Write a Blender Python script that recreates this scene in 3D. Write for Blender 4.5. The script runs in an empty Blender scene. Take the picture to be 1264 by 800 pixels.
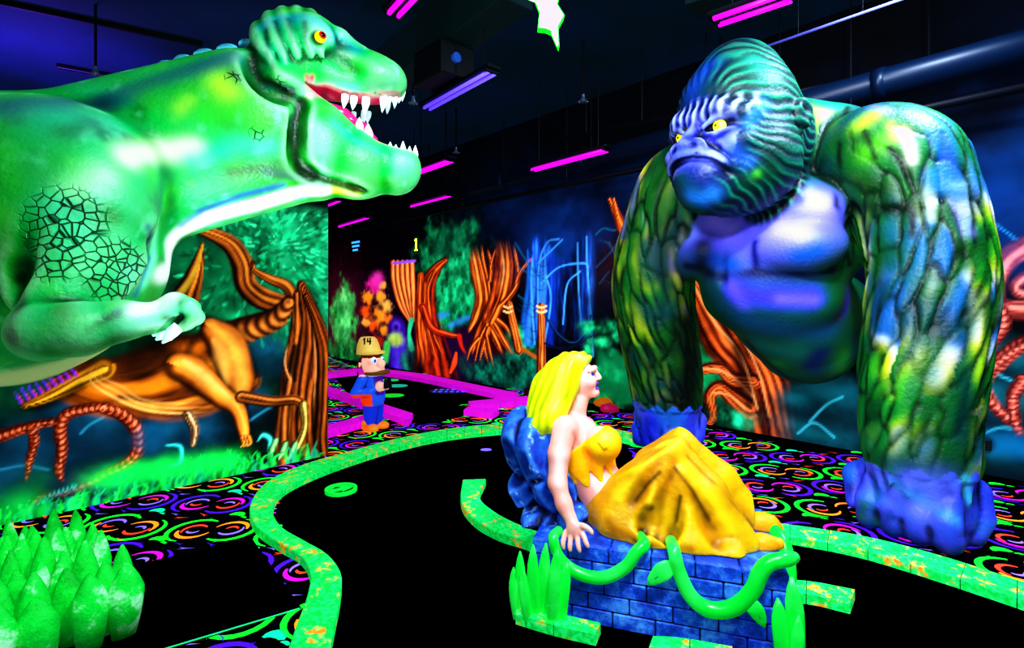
import bpy, math, random
import numpy as np
from mathutils import Vector, Matrix
random.seed(7); rng = np.random.default_rng(11)
C = bpy.context.scene.collection
EYE, F, CX, HY = 1.6, 640.0, 632.0, 370.0      # eye height, focal length (px of a 1264x800 frame), principal column, horizon row

# ------------------------------------------------------------------ small maths
def P(px, py, Y):                      # point at depth Y seen at (px, py)
    return np.array([(px-CX)/F*Y, Y, EYE+(HY-py)/F*Y])
def G(px, py, z=0.0):                  # point at height z seen at (px, py)
    Y = (EYE-z)*F/(py-HY); return np.array([(px-CX)/F*Y, Y, z])
def unit(v): v = np.asarray(v, float); return v/np.linalg.norm(v)
def lin(c):                            # '#rrggbb' -> linear rgb
    if isinstance(c, str):
        c = c.lstrip('#'); c = [int(c[i:i+2], 16)/255 for i in (0, 2, 4)]
    c = np.asarray(c, float); return np.where(c <= .04045, c/12.92, ((c+.055)/1.055)**2.4)
def smooth01(x): x = np.clip(x, 0, 1); return x*x*(3-2*x)
def catmull(pts, n=8):
    p = np.asarray(pts, float)
    if len(p) < 3: return np.array([p[0]+(p[-1]-p[0])*t for t in np.linspace(0, 1, n+1)])
    q = np.vstack([2*p[0]-p[1], p, 2*p[-1]-p[-2]]); out = []
    for i in range(1, len(q)-2):
        for t in np.linspace(0, 1, n, endpoint=False):
            a, b, c, d = q[i-1], q[i], q[i+1], q[i+2]
            out.append(.5*(2*b+(c-a)*t+(2*a-5*b+4*c-d)*t*t+(3*b-a-3*c+d)*t**3))
    out.append(p[-1]); return np.array(out)
def vnoise(x, y, z=0.0, seed=0):       # value noise in 3-D, -1..1
    x, y = np.asarray(x, float), np.asarray(y, float); z = np.asarray(z, float)+np.zeros_like(x)
    xi, yi, zi = np.floor(x).astype(np.int64), np.floor(y).astype(np.int64), np.floor(z).astype(np.int64)
    fx, fy, fz = x-xi, y-yi, z-zi
    fx, fy, fz = fx*fx*(3-2*fx), fy*fy*(3-2*fy), fz*fz*(3-2*fz)
    def h(a, b, c):
        n = (a*374761393+b*668265263+c*2147483647+seed*1274126177) & 0xffffffff
        n = ((n ^ (n >> 13))*1274126177) & 0xffffffff
        return ((n ^ (n >> 16)) & 0xffff)/32767.5-1
    r = 0
    for dx in (0, 1):
        for dy in (0, 1):
            for dz in (0, 1):
                w = (fx if dx else 1-fx)*(fy if dy else 1-fy)*(fz if dz else 1-fz)
                r = r+w*h(xi+dx, yi+dy, zi+dz)
    return r
def fbm(x, y, z=0.0, o=4, seed=0):
    x, y, z = np.asarray(x, float), np.asarray(y, float), np.asarray(z, float)
    r, a = 0, .5
    for i in range(o):
        r = r+a*vnoise(x*2**i, y*2**i, z*2**i, seed+i*17); a *= .55
    return r

# ------------------------------------------------------------------ materials
def nodes(name):
    m = bpy.data.materials.new(name); m.use_nodes = True
    nt = m.node_tree; return m, nt, nt.nodes['Principled BSDF']
def add_bump(nt, b, scale, strength, dist=.01, detail=4, vec=None):
    n = nt.nodes.new('ShaderNodeTexNoise'); n.inputs['Scale'].default_value = scale; n.inputs['Detail'].default_value = detail
    tc = nt.nodes.new('ShaderNodeTexCoord'); nt.links.new(tc.outputs['Object'], n.inputs['Vector'])
    bp = nt.nodes.new('ShaderNodeBump'); bp.inputs['Strength'].default_value = strength; bp.inputs['Distance'].default_value = dist
    nt.links.new(n.outputs['Fac'], bp.inputs['Height']); nt.links.new(bp.outputs['Normal'], b.inputs['Normal'])
    return n, bp
def flat(name, col, emis=0.0, rough=.5, bump=None, spec=.5, metal=0.0, var=None, ecol=None):
    m, nt, b = nodes(name); c = (*lin(col), 1)
    b.inputs['Base Color'].default_value = c; b.inputs['Roughness'].default_value = rough
    b.inputs['Specular IOR Level'].default_value = spec; b.inputs['Metallic'].default_value = metal
    b.inputs['Emission Color'].default_value = (*lin(ecol or col), 1); b.inputs['Emission Strength'].default_value = emis
    if bump: add_bump(nt, b, *bump)
    if var:                            # second colour mixed in by noise: (colour, scale, low, high)
        n = nt.nodes.new('ShaderNodeTexNoise'); n.inputs['Scale'].default_value = var[1]; n.inputs['Detail'].default_value = 5
        tc = nt.nodes.new('ShaderNodeTexCoord'); nt.links.new(tc.outputs['Object'], n.inputs['Vector'])
        r = nt.nodes.new('ShaderNodeValToRGB'); r.color_ramp.elements[0].position = var[2]; r.color_ramp.elements[1].position = var[3]
        r.color_ramp.elements[0].color = c; r.color_ramp.elements[1].color = (*lin(var[0]), 1)
        nt.links.new(n.outputs['Fac'], r.inputs['Fac'])
        nt.links.new(r.outputs['Color'], b.inputs['Base Color']); nt.links.new(r.outputs['Color'], b.inputs['Emission Color'])
    return m
def paint_mat(name, emis=.3, rough=.45, bump=(60, .3), spec=.4, scales=None, cell=12.0):
    """hand-sprayed fluorescent paint: colour from the mesh's own paint layer"""
    m, nt, b = nodes(name); a = nt.nodes.new('ShaderNodeAttribute'); a.attribute_name = 'paint'
    b.inputs['Roughness'].default_value = rough; b.inputs['Specular IOR Level'].default_value = spec
    b.inputs['Emission Strength'].default_value = emis
    col = a.outputs['Color']; bp = None
    if bump: n, bp = add_bump(nt, b, bump[0], bump[1], .012)
    if scales:                         # moulded scale patches where the 'scales' layer is high
        s = nt.nodes.new('ShaderNodeAttribute'); s.attribute_name = 'scales'
        v = nt.nodes.new('ShaderNodeTexVoronoi'); v.feature = 'DISTANCE_TO_EDGE'; v.inputs['Scale'].default_value = cell
        tc = nt.nodes.new('ShaderNodeTexCoord')
        nt.links.new(tc.outputs['Object'], v.inputs['Vector'])
        mr = nt.nodes.new('ShaderNodeMapRange'); mr.inputs['From Max'].default_value = .09
        nt.links.new(v.outputs['Distance'], mr.inputs['Value'])
        inv = nt.nodes.new('ShaderNodeMath'); inv.operation = 'SUBTRACT'; inv.inputs[0].default_value = 1; nt.links.new(mr.outputs['Result'], inv.inputs[1])
        mul = nt.nodes.new('ShaderNodeMath'); mul.operation = 'MULTIPLY'; nt.links.new(inv.outputs[0], mul.inputs[0]); nt.links.new(s.outputs['Fac'], mul.inputs[1])
        mx = nt.nodes.new('ShaderNodeMixRGB'); nt.links.new(mul.outputs[0], mx.inputs['Fac']); nt.links.new(col, mx.inputs['Color1'])
        mx.inputs['Color2'].default_value = (*lin(scales), 1); col = mx.outputs['Color']
        bp2 = nt.nodes.new('ShaderNodeBump'); bp2.invert = True; bp2.inputs['Strength'].default_value = .9; bp2.inputs['Distance'].default_value = .02
        nt.links.new(mul.outputs[0], bp2.inputs['Height'])
        if bp: nt.links.new(bp.outputs['Normal'], bp2.inputs['Normal'])
        nt.links.new(bp2.outputs['Normal'], b.inputs['Normal'])
    nt.links.new(col, b.inputs['Base Color']); nt.links.new(col, b.inputs['Emission Color'])
    return m

# ------------------------------------------------------------------ objects
def tag(o, label=None, cat=None, group=None, kind=None):
    for k, v in (('label', label), ('category', cat), ('group', group), ('kind', kind)):
        if v: o[k] = v
    return o
def empty(name, loc, label, cat, group=None):
    o = bpy.data.objects.new(name, None); C.objects.link(o); o.location = Vector(loc); o.empty_display_size = .1
    return tag(o, label, cat, group)
def mesh(name, V, Fc, mats, parent=None, paint=None, smooth=True, mi=None, layer=None, loc=None):
    """V in world space; object origin at the parent (or loc)"""
    V = np.asarray(V, float).reshape(-1, 3)
    off = np.zeros(3)
    if loc is not None: off = np.asarray(loc, float)
    elif parent is not None:
        q = parent
        while q is not None: off = off+np.array(q.location); q = q.parent
    me = bpy.data.meshes.new(name)
    if isinstance(Fc, np.ndarray):
        n, k = Fc.shape
        me.vertices.add(len(V)); me.vertices.foreach_set('co', (V-off).astype(np.float32).ravel())
        me.loops.add(n*k); me.loops.foreach_set('vertex_index', Fc.astype(np.int32).ravel())
        me.polygons.add(n); me.polygons.foreach_set('loop_start', np.arange(0, n*k, k, dtype=np.int32))
        me.update(calc_edges=True); me.validate()
    else:
        me.from_pydata((V-off).tolist(), [], Fc)
        me.validate(); me.update()
    for m in (mats if isinstance(mats, (list, tuple)) else [mats]): me.materials.append(m)
    np_ = len(me.polygons)
    me.polygons.foreach_set('use_smooth', np.full(np_, bool(smooth)))
    if mi is not None: me.polygons.foreach_set('material_index', np.asarray(mi, np.int32))
    if paint is not None:
        a = me.color_attributes.new('paint', 'FLOAT_COLOR', 'POINT')
        c = np.ones((len(V), 4), np.float32); c[:, :3] = np.clip(paint, 0, 1); a.data.foreach_set('color', c.ravel())
    if layer is not None:
        a = me.attributes.new('scales', 'FLOAT', 'POINT'); a.data.foreach_set('value', layer.astype(np.float32))
    o = bpy.data.objects.new(name, me); C.objects.link(o); o.parent = parent
    if loc is not None and parent is None: o.location = Vector(off)
    return o
class MB:                              # collects shapes that belong to ONE part
    def __init__(s): s.v, s.f, s.m, s.cur = [], [], [], 0
    def add(s, V, Fs):
        k = len(s.v); s.v += [tuple(map(float, p)) for p in V]; s.f += [tuple(i+k for i in f) for f in Fs]; s.m += [s.cur]*len(Fs)
    def box(s, c, size, ax=None, bev=0.0):
        ax = np.eye(3) if ax is None else np.asarray(ax, float); hx, hy, hz = np.asarray(size, float)/2; c = np.asarray(c, float)
        if bev <= 0:
            V = [c+ax[0]*x+ax[1]*y+ax[2]*z for z in (-hz, hz) for x, y in ((-hx, -hy), (hx, -hy), (hx, hy), (-hx, hy))]
            s.add(V, [(3, 2, 1, 0), (4, 5, 6, 7), (0, 1, 5, 4), (1, 2, 6, 5), (2, 3, 7, 6), (3, 0, 4, 7)]); return
        V, rings = [], []
        b = bev
        for z, i in ((-hz, b), (-hz+b, 0), (hz-b, 0), (hz, b)):
            r = []
            for x, y in ((-hx+b, -hy+i), (hx-b, -hy+i), (hx-i, -hy+b), (hx-i, hy-b), (hx-b, hy-i), (-hx+b, hy-i), (-hx+i, hy-b), (-hx+i, -hy+b)):
                r.append(len(V)); V.append(c+ax[0]*x+ax[1]*y+ax[2]*z)
            rings.append(r)
        Fs = [tuple(rings[0][::-1]), tuple(rings[-1])]
        for a, d in zip(rings, rings[1:]):
            for j in range(8): Fs.append((a[j], a[(j+1) % 8], d[(j+1) % 8], d[j]))
        s.add(V, Fs)
    def tube(s, pts, rad, n=10, cap=True, sq=1.0, up=None):
        pts = np.asarray(pts, float); m = len(pts)
        rad = np.full(m, rad) if np.isscalar(rad) else np.interp(np.linspace(0, 1, m), np.linspace(0, 1, len(rad)), rad)
        T = np.gradient(pts, axis=0); T /= np.linalg.norm(T, axis=1)[:, None]+1e-12
        nrm = np.array(up if up is not None else ([0, 0, 1] if abs(T[0][2]) < .9 else [1, 0, 0]), float); V = []
        for i in range(m):
            nrm = nrm-T[i]*np.dot(nrm, T[i]); nrm /= np.linalg.norm(nrm)+1e-12; b = np.cross(T[i], nrm)
            for j in range(n):
                a = 2*math.pi*j/n; V.append(pts[i]+rad[i]*(math.cos(a)*nrm*sq+math.sin(a)*b))
        Fs = [(i*n+j, i*n+(j+1) % n, (i+1)*n+(j+1) % n, (i+1)*n+j) for i in range(m-1) for j in range(n)]
        if cap: Fs += [tuple(range(n))[::-1], tuple(range((m-1)*n, m*n))]
        s.add(V, Fs)
    def ball(s, c, r, ax=None, nu=16, nv=10):
        ax = np.eye(3) if ax is None else np.asarray(ax, float); r = np.broadcast_to(np.asarray(r, float), 3); c = np.asarray(c, float)
        V = [c+ax[2]*r[2]]
        for i in range(1, nv):
            t = math.pi*i/nv
            for j in range(nu):
                a = 2*math.pi*j/nu; V.append(c+ax[0]*r[0]*math.sin(t)*math.cos(a)+ax[1]*r[1]*math.sin(t)*math.sin(a)+ax[2]*r[2]*math.cos(t))
        V.append(c-ax[2]*r[2]); L = len(V)-1
        Fs = [(0, 1+j, 1+(j+1) % nu) for j in range(nu)]
        Fs += [(1+i*nu+j, 1+(i+1)*nu+j, 1+(i+1)*nu+(j+1) % nu, 1+i*nu+(j+1) % nu) for i in range(nv-2) for j in range(nu)]
        Fs += [(L, 1+(nv-2)*nu+(j+1) % nu, 1+(nv-2)*nu+j) for j in range(nu)]
        s.add(V, Fs)
    def prism(s, poly, d):             # 3-D polygon extruded along vector d
        p = [np.asarray(q, float) for q in poly]; n = len(p); d = np.asarray(d, float)
        s.add(p+[q+d for q in p], [tuple(range(n))[::-1], tuple(range(n, 2*n))]+[(i, (i+1) % n, n+(i+1) % n, n+i) for i in range(n)])
    def build(s, name, mats, parent=None, smooth=False, loc=None, **k):
        return mesh(name, s.v, s.f, mats, parent, smooth=smooth, mi=s.m, loc=loc, **k)

# ------------------------------------------------------------------ sculpting: signed-distance clay, meshed by surface nets
class Clay:
    def __init__(s, lo, hi, h):
        s.lo, s.h = np.asarray(lo, float), h
        n = np.ceil((np.asarray(hi, float)-s.lo)/h).astype(int)+1; s.n = n
        s.f = np.full(n, 9.0, np.float32)
    def _box(s, lo, hi):
        a = np.clip(np.floor((lo-s.lo)/s.h).astype(int), 0, s.n); b = np.clip(np.ceil((hi-s.lo)/s.h).astype(int)+1, 0, s.n)
        if np.any(b <= a): return None
        g = [(s.lo[i]+s.h*np.arange(a[i], b[i])).astype(np.float32) for i in range(3)]
        return (slice(a[0], b[0]), slice(a[1], b[1]), slice(a[2], b[2])), np.meshgrid(*g, indexing='ij')
    def _apply(s, sl, d, k, op):
        f = s.f[sl]
        if op == 'add': h = np.maximum(k-np.abs(f-d), 0)/k; s.f[sl] = np.minimum(f, d)-h*h*k*.25
        else: d = -d; h = np.maximum(k-np.abs(f-d), 0)/k; s.f[sl] = np.maximum(f, d)+h*h*k*.25
    def cone(s, a, b, ra, rb, k=.03, op='add', sq=None):
        a, b = np.asarray(a, float), np.asarray(b, float); R = max(ra, rb)*(1 if sq is None else max(1, sq[1]))+k+3*s.h
        q = s._box(np.minimum(a, b)-R, np.maximum(a, b)+R)
        if q is None: return
        sl, (x, y, z) = q; x, y, z = x-a[0], y-a[1], z-a[2]; d = b-a; L = float(d@d)+1e-9
        t = np.clip((x*d[0]+y*d[1]+z*d[2])/L, 0, 1)
        x, y, z = x-t*d[0], y-t*d[1], z-t*d[2]; r = ra+(rb-ra)*t
        if sq is not None:
            w = np.asarray(sq[0]); q2 = (x*w[0]+y*w[1]+z*w[2])*(1/sq[1]-1); x, y, z = x+q2*w[0], y+q2*w[1], z+q2*w[2]
            D = (np.sqrt(x*x+y*y+z*z)-r)*min(1, sq[1])
        else: D = np.sqrt(x*x+y*y+z*z)-r
        s._apply(sl, D, k, op)
    def chain(s, pts, rad, k=.03, op='add', sq=None, n=0):
        pts = np.asarray(pts, float)
        if n: 
            m = len(pts); q = catmull(pts, n); rad = np.interp(np.linspace(0, 1, len(q)), np.linspace(0, 1, m if not np.isscalar(rad) else 2), rad if not np.isscalar(rad) else [rad]*2); pts = q
        if np.isscalar(rad): rad = [rad]*len(pts)
        for i in range(len(pts)-1): s.cone(pts[i], pts[i+1], rad[i], rad[i+1], k, op, sq)
    def ell(s, c, r, ax=None, k=.03, op='add'):
        c = np.asarray(c, float); r = np.broadcast_to(np.asarray(r, float), 3); ax = np.eye(3) if ax is None else np.asarray(ax, float)
        e = np.sqrt(((ax*r[:, None])**2).sum(0))+k+3*s.h
        q = s._box(c-e, c+e)
        if q is None: return
        sl, (x, y, z) = q; x, y, z = x-c[0], y-c[1], z-c[2]; k0 = 0; k1 = 0
        for i in range(3):
            u = (x*ax[i][0]+y*ax[i][1]+z*ax[i][2])/r[i]; k0 = k0+u*u; k1 = k1+(u/r[i])**2
        k0 = np.sqrt(k0); D = k0*(k0-1)/(np.sqrt(k1)+1e-6); s._apply(sl, D.astype(np.float32), k, op)
    def rock(s, c, r, ax, seed=0, k=.015):     # faceted boulder
        rg = np.random.default_rng(seed); c = np.asarray(c, float); r = np.asarray(r, float); ax = np.asarray(ax, float)
        e = np.sqrt(((ax*r[:, None])**2).sum(0))*1.2+k+3*s.h; sl, (x, y, z) = s._box(c-e, c+e); x, y, z = x-c[0], y-c[1], z-c[2]
        L = [(x*ax[i][0]+y*ax[i][1]+z*ax[i][2])/r[i] for i in range(3)]; D = np.sqrt(L[0]**2+L[1]**2+L[2]**2)-1.0
        for _ in range(15):
            n = unit(rg.normal(size=3)); q = L[0]*n[0]+L[1]*n[1]+L[2]*n[2]-rg.uniform(.72, .92); D = np.maximum(D, q)
        s._apply(sl, (D*r.min()).astype(np.float32), k, 'add')
    def cut(s, p, n, k=.01):           # keep the side n points away from
        n = unit(n); x, y, z = np.meshgrid(*[(s.lo[i]+s.h*np.arange(s.n[i])).astype(np.float32) for i in range(3)], indexing='ij')
        d = (x-p[0])*n[0]+(y-p[1])*n[1]+(z-p[2])*n[2]; h = np.maximum(k-np.abs(s.f-d), 0)/k; s.f = np.maximum(s.f, d)+h*h*k*.25
    def net(s, relax=1):
        f = s.f; sg = f < 0
        for ax in range(3):            # never leave the surface open at the border
            i = [slice(None)]*3; i[ax] = 0; sg[tuple(i)] = False; f[tuple(i)] = np.abs(f[tuple(i)])+1e-3; i[ax] = -1; sg[tuple(i)] = False; f[tuple(i)] = np.abs(f[tuple(i)])+1e-3
        c8 = [(i, j, k) for i in (0, 1) for j in (0, 1) for k in (0, 1)]; m = s.n-1
        cnt = np.zeros(m, np.int8)
        for i, j, k in c8: cnt += sg[i:i+m[0], j:j+m[1], k:k+m[2]]
        cell = np.argwhere((cnt > 0) & (cnt < 8)); vid = np.full(m, -1, np.int32); vid[tuple(cell.T)] = np.arange(len(cell))
        val = np.stack([f[cell[:, 0]+i, cell[:, 1]+j, cell[:, 2]+k] for i, j, k in c8], 1)
        acc = np.zeros((len(cell), 3)); w = np.zeros(len(cell))
        for a in range(8):
            for b in range(a+1, 8):
                if sum(abs(c8[a][q]-c8[b][q]) for q in range(3)) != 1: continue
                fa, fb = val[:, a], val[:, b]; x = (fa < 0) != (fb < 0); t = np.where(x, fa/np.where(x, fa-fb, 1), 0)
                acc += x[:, None]*(np.array(c8[a])+t[:, None]*(np.array(c8[b])-np.array(c8[a]))); w += x
        V = s.lo+s.h*(cell+acc/w[:, None]); Q = []
        for ax in range(3):
            u, v = (ax+1) % 3, (ax+2) % 3; lo = [slice(1, -1)]*3; lo[ax] = slice(0, -1); hi = list(lo); hi[ax] = slice(1, None)
            A, B = sg[tuple(lo)], sg[tuple(hi)]; e = np.argwhere(A != B); off = np.ones(3, int); off[ax] = 0; e0 = e+off; ins = A[tuple(e.T)]
            def cv(du, dv):
                q = e0.copy(); q[:, u] -= du; q[:, v] -= dv; return vid[tuple(q.T)]
            q = np.stack([cv(1, 1), cv(0, 1), cv(0, 0), cv(1, 0)], 1); q[~ins] = q[~ins][:, ::-1]; Q.append(q)
        Q = np.vstack(Q)
        return Skin(V, Q).relax(relax)
class Skin:
    def __init__(s, V, Q):
        s.V, s.Q = V, Q; a = np.concatenate([Q[:, 0], Q[:, 1], Q[:, 2], Q[:, 3]]); b = np.concatenate([Q[:, 1], Q[:, 2], Q[:, 3], Q[:, 0]])
        s.a, s.b = np.concatenate([a, b]), np.concatenate([b, a]); s.deg = np.bincount(s.a, minlength=len(V)).astype(float); s.deg[s.deg == 0] = 1
    def avg(s, X):
        if X.ndim == 1: return np.bincount(s.a, X[s.b], len(s.V))/s.deg
        return np.stack([np.bincount(s.a, X[s.b, i], len(s.V)) for i in range(X.shape[1])], 1)/s.deg[:, None]
    def relax(s, n):
        for _ in range(n): s.V = s.V*.5+s.avg(s.V)*.5
        return s
    def normals(s):
        V, Q = s.V, s.Q; n = np.cross(V[Q[:, 2]]-V[Q[:, 0]], V[Q[:, 3]]-V[Q[:, 1]]); N = np.zeros_like(V)
        for i in range(4):
            for j in range(3): N[:, j] += np.bincount(Q[:, i], n[:, j], len(V))
        return N/(np.linalg.norm(N, axis=1)[:, None]+1e-12)
    def cavity(s, it=4, wide=0):       # >0 in creases, <0 on ridges (metres); drives crease shade put into the paint
        N = s.normals(); X = s.V
        for _ in range(it): X = s.avg(X)
        c = ((X-s.V)*N).sum(1)
        for _ in range(wide): c = s.avg(c)
        return c
    def near(s, pts):                  # distance of each vertex to a polyline
        pts = np.asarray(pts, float); D = np.full(len(s.V), 1e9)
        if len(pts) == 1: return np.linalg.norm(s.V-pts[0], axis=1)
        for a, b in zip(pts, pts[1:]):
            d = b-a; t = np.clip(((s.V-a)@d)/(d@d+1e-12), 0, 1); D = np.minimum(D, np.linalg.norm(s.V-a-t[:, None]*d, axis=1))
        return D
    def base(s, c): s.col = np.tile(lin(c), (len(s.V), 1)); return s
    def mix(s, w, c): w = np.clip(w, 0, 1)[:, None]; s.col = s.col*(1-w)+(lin(c) if isinstance(c, str) else np.asarray(c))*w; return s
    def blob(s, p, r, c, a=1.0, hard=1.0):
        d = s.near([p] if np.ndim(p) == 1 else p)/r; return s.mix(a*np.exp(-np.power(d, 2*hard)), c)
    def prep(s):
        s.N = s.normals(); D = s.V-np.array([0, 0, EYE]); s.face = (s.N*D).sum(1) < 0
        Y = np.maximum(s.V[:, 1], .05); s.ppx = CX+s.V[:, 0]/Y*F; s.ppy = HY-(s.V[:, 2]-EYE)/Y*F; return s
    def hit(s, px, py):                # surface point facing the eye nearest that sight line
        d = np.hypot(s.ppx-px, s.ppy-py); d[~s.face] = 1e6; m = d < max(4.0, d.min()+1.5); i = np.flatnonzero(m); return s.V[i[np.argmin(s.V[i, 1])]]
    def spray(s, pts, r, c, a=1.0, hard=1.0):   # paint along surface points, r in photo pixels at that spot
        q = [s.hit(*p) for p in pts]; rr = r*np.mean([p[1] for p in q])/F
        d = s.near(q)/rr; return s.mix(a*np.exp(-np.power(d, 2*hard)), c)
    def build(s, name, mat, parent=None, **k): return mesh(name, s.V, s.Q, mat, parent, paint=s.col, **k)
# ================================================================== THE ROOM
UD = unit([.69, -.72, 0]); VD = np.array([.72, .69, 0]); VD = unit([UD[1]*-1, UD[0], 0])   # along / out through the right wall
R0 = np.array([-2.14, 11.5, 0])        # the mural seam at the foot of the right wall
LD = VD.copy(); L0 = np.array([-1.89, 5.33, 0]); LN = np.array([LD[1], -LD[0], 0])   # left partition: end post, direction, face normal
CEIL = 4.7
def on_plane(px, py, p0, n):
    d = np.array([(px-CX)/F, 1, (HY-py)/F]); o = np.array([0, 0, EYE]); t = ((p0-o)@n)/(d@n); return o+d*t
def WR(px, py):                        # right wall: (metres along, height)
    q = on_plane(px, py, R0, VD); return np.array([(q-R0)@UD, q[2]])
def WL(px, py):
    q = on_plane(px, py, L0, LN); return np.array([(q-L0)@LD, q[2]])
class Canvas:                          # a wall painted like an airbrush mural
    def __init__(s, u0, u1, z0, z1, h, W):
        s.u = np.linspace(u0, u1, int(round((u1-u0)/h))+1); s.z = np.linspace(z0, z1, int(round((z1-z0)/h))+1)
        s.U, s.Z = np.meshgrid(s.u, s.z, indexing='ij'); s.c = np.zeros(s.U.shape+(3,)); s.W = W; s.h = h
    def px(s, px, py, r=1.0):          # size of r photo pixels at that spot of the wall
        a, b = s.W(px, py), s.W(px, py+r); return abs(a[1]-b[1])
    def fs(s, px, py):                 # how much the wall is foreshortened along its length at that spot
        a, b = s.W(px-1, py), s.W(px+1, py); return min(1.2, 2*s.px(px, py)/abs(b[0]-a[0]))
    def box(s, lo, hi):
        i0, i1 = np.searchsorted(s.u, [lo[0], hi[0]]); j0, j1 = np.searchsorted(s.z, [lo[1], hi[1]]); return slice(i0, i1), slice(j0, j1)
    def stroke(s, pts, wid, col, soft=.35, alpha=1.0, tube=None, fib=0.0, nf=3, glow=0.0, n=6, seed=0, rings=0, fade=(0, 0)):
        """pts in photo pixels, wid = half widths in px; tube=(dark, light) shades across like a rounded limb; fib = bark fibres along it"""
        q = np.array([s.W(*p) for p in pts]); w = np.array([s.px(p[0], p[1], wi) for p, wi in zip(pts, np.broadcast_to(np.asarray(wid, float), len(pts)))])
        k_ = s.fs(*np.mean(np.array(pts, float), axis=0)); q[:, 0] *= k_; q = catmull(q, n); w = np.interp(np.linspace(0, 1, len(q)), np.linspace(0, 1, len(w)), w)
        R = w.max()*(1.6+glow); sc_ = np.array([1/k_, 1]); sl = s.box((q.min(0)-R)*sc_, (q.max(0)+R)*sc_); U, Z = s.U[sl]*k_, s.Z[sl]
        if U.size == 0: return
        D = np.full(U.shape, 9.0); S = np.zeros(U.shape); TT = np.zeros(U.shape); tot = 0
        for i in range(len(q)-1):
            a, d = q[i], q[i+1]-q[i]; L = d@d+1e-12; t = np.clip(((U-a[0])*d[0]+(Z-a[1])*d[1])/L, 0, 1)
            dx, dz = U-a[0]-t*d[0], Z-a[1]-t*d[1]; dd = np.sqrt(dx*dx+dz*dz)/(w[i]+(w[i+1]-w[i])*t+1e-9)
            m = dd < D; D = np.where(m, dd, D); S = np.where(m, np.sign(d[0]*dz-d[1]*dx), S); TT = np.where(m, tot+t*math.sqrt(L), TT); tot += math.sqrt(L)
        A = alpha*smooth01((1+soft-D)/(2*soft)); x = S*D
        if fade[0]: A = A*smooth01(TT/tot/fade[0])
        if fade[1]: A = A*smooth01((1-TT/tot)/fade[1])
        colr = np.broadcast_to(lin(col), U.shape+(3,)).copy()
        if tube:
            x2 = np.clip(x+.25*fbm(TT*6, x*2, seed, 2, seed), -1, 1)
            sh = np.clip(.5-.5*np.cos((x2+1)*math.pi*.8), 0, 1)
            if fib:
                wv = x*nf+1.3*fbm(TT*1.7, x*.8, 3, 3, seed); fl = .5+.5*np.sin(wv*math.pi)+.55*fbm(TT*2.2, x*nf*2.6, 1.5, 3, seed+5)
                sh = np.clip(sh*(.55+.45*(1-fib))*(.35+1.0*fl)+fib*.25*(fl-.5), 0, 1)
            if rings: sh = np.clip(sh*(.62+.5*np.sin((TT/w.max()*rings+x*x*.8)*2*math.pi)), 0, 1)
            sh = sh[..., None]; colr = lin(tube[0])*(1-sh)**2*.8+lin(col)*(1-np.abs(2*sh-1))*.55+lin(tube[1])*sh**2.2
            colr = np.clip(colr, 0, 1)
        if glow: 
            g = (np.exp(-np.maximum(D-1, 0)**2/(glow*.5)**2)*.35*alpha*(D > .9))[..., None]; s.c[sl] = s.c[sl]+lin(col)*g
        s.c[sl] = s.c[sl]*(1-A[..., None])+colr*A[..., None]
    def blob(s, p, r, col, a=1.0, noise=0.0, ns=6, hard=2.0, aspect=1.0, seed=0, tilt=0.0):
        aspect = aspect/s.fs(*p); c = s.W(*p); rr = s.px(p[0], p[1], r); dx, dz = s.U-c[0], s.Z-c[1]; ct, st = math.cos(tilt), math.sin(tilt)
        dx, dz = dx*ct+dz*st, -dx*st+dz*ct
        d = np.sqrt((dx/aspect)**2+dz**2)/rr
        if noise: d = d*(1+noise*fbm(s.U*ns, s.Z*ns, 1.7, 4, seed))
        A = (a*np.exp(-d**hard))[..., None]; s.c = s.c*(1-A)+lin(col)*A
    def tex(s, p, r, cols, aspect=1.0, ns=6, a=1.0, seed=0, hard=3.0, ridge=False):     # mottled leafy patch
        aspect = aspect/s.fs(*p); c = s.W(*p); rr = s.px(p[0], p[1], r); d = np.sqrt(((s.U-c[0])/aspect)**2+(s.Z-c[1])**2)/rr
        d = d*(1+.5*fbm(s.U*3, s.Z*3, 5, 3, seed)); A = (a*np.exp(-d**hard))[..., None]
        n = fbm(s.U*ns, s.Z*ns*.8, 2.2, 4, seed+3); n = 1-np.abs(n)*2.2 if ridge else .5+.9*n; n = np.clip(n, 0, 1)[..., None]
        col = lin(cols[0])*(1-n)**2+lin(cols[1])*2*n*(1-n)+lin(cols[2])*n*n; s.c = s.c*(1-A)+col*A
    def build(s, name, p0, d, mat, rest_mat, thick, nrm):
        nu, nz = s.U.shape; V = p0+s.U.reshape(-1, 1)*d+s.Z.reshape(-1, 1)*np.array([0, 0, 1.0])
        i = np.arange(nu*nz).reshape(nu, nz); Q = np.stack([i[:-1, :-1], i[1:, :-1], i[1:, 1:], i[:-1, 1:]], -1).reshape(-1, 4)
        n = np.cross(d, [0, 0, 1.0])
        if n@nrm < 0: Q = Q[:, ::-1]
        k = len(V); B = np.array([p0+u*d+z*np.array([0, 0, 1.0])-nrm*thick for u, z in ((s.u[0], s.z[0]), (s.u[-1], s.z[0]), (s.u[-1], s.z[-1]), (s.u[0], s.z[-1]))])
        cr = [i[0, 0], i[-1, 0], i[-1, -1], i[0, -1]]; ex = [[k, k+1, k+2, k+3]]+[[cr[a], cr[(a+1) % 4], k+(a+1) % 4, k+a] for a in range(4)]
        V = np.vstack([V, B]); col = np.vstack([np.clip(s.c.reshape(-1, 3), 0, 1), np.tile([.002, .004, .006], (4, 1))])
        Q = np.vstack([Q, np.array(ex)])
        return mesh(name, V, Q, mat, None, paint=col, smooth=False)
MURAL = paint_mat('sprayed mural paint', emis=1.0, rough=.8, bump=(90, .12), spec=.15)
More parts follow.
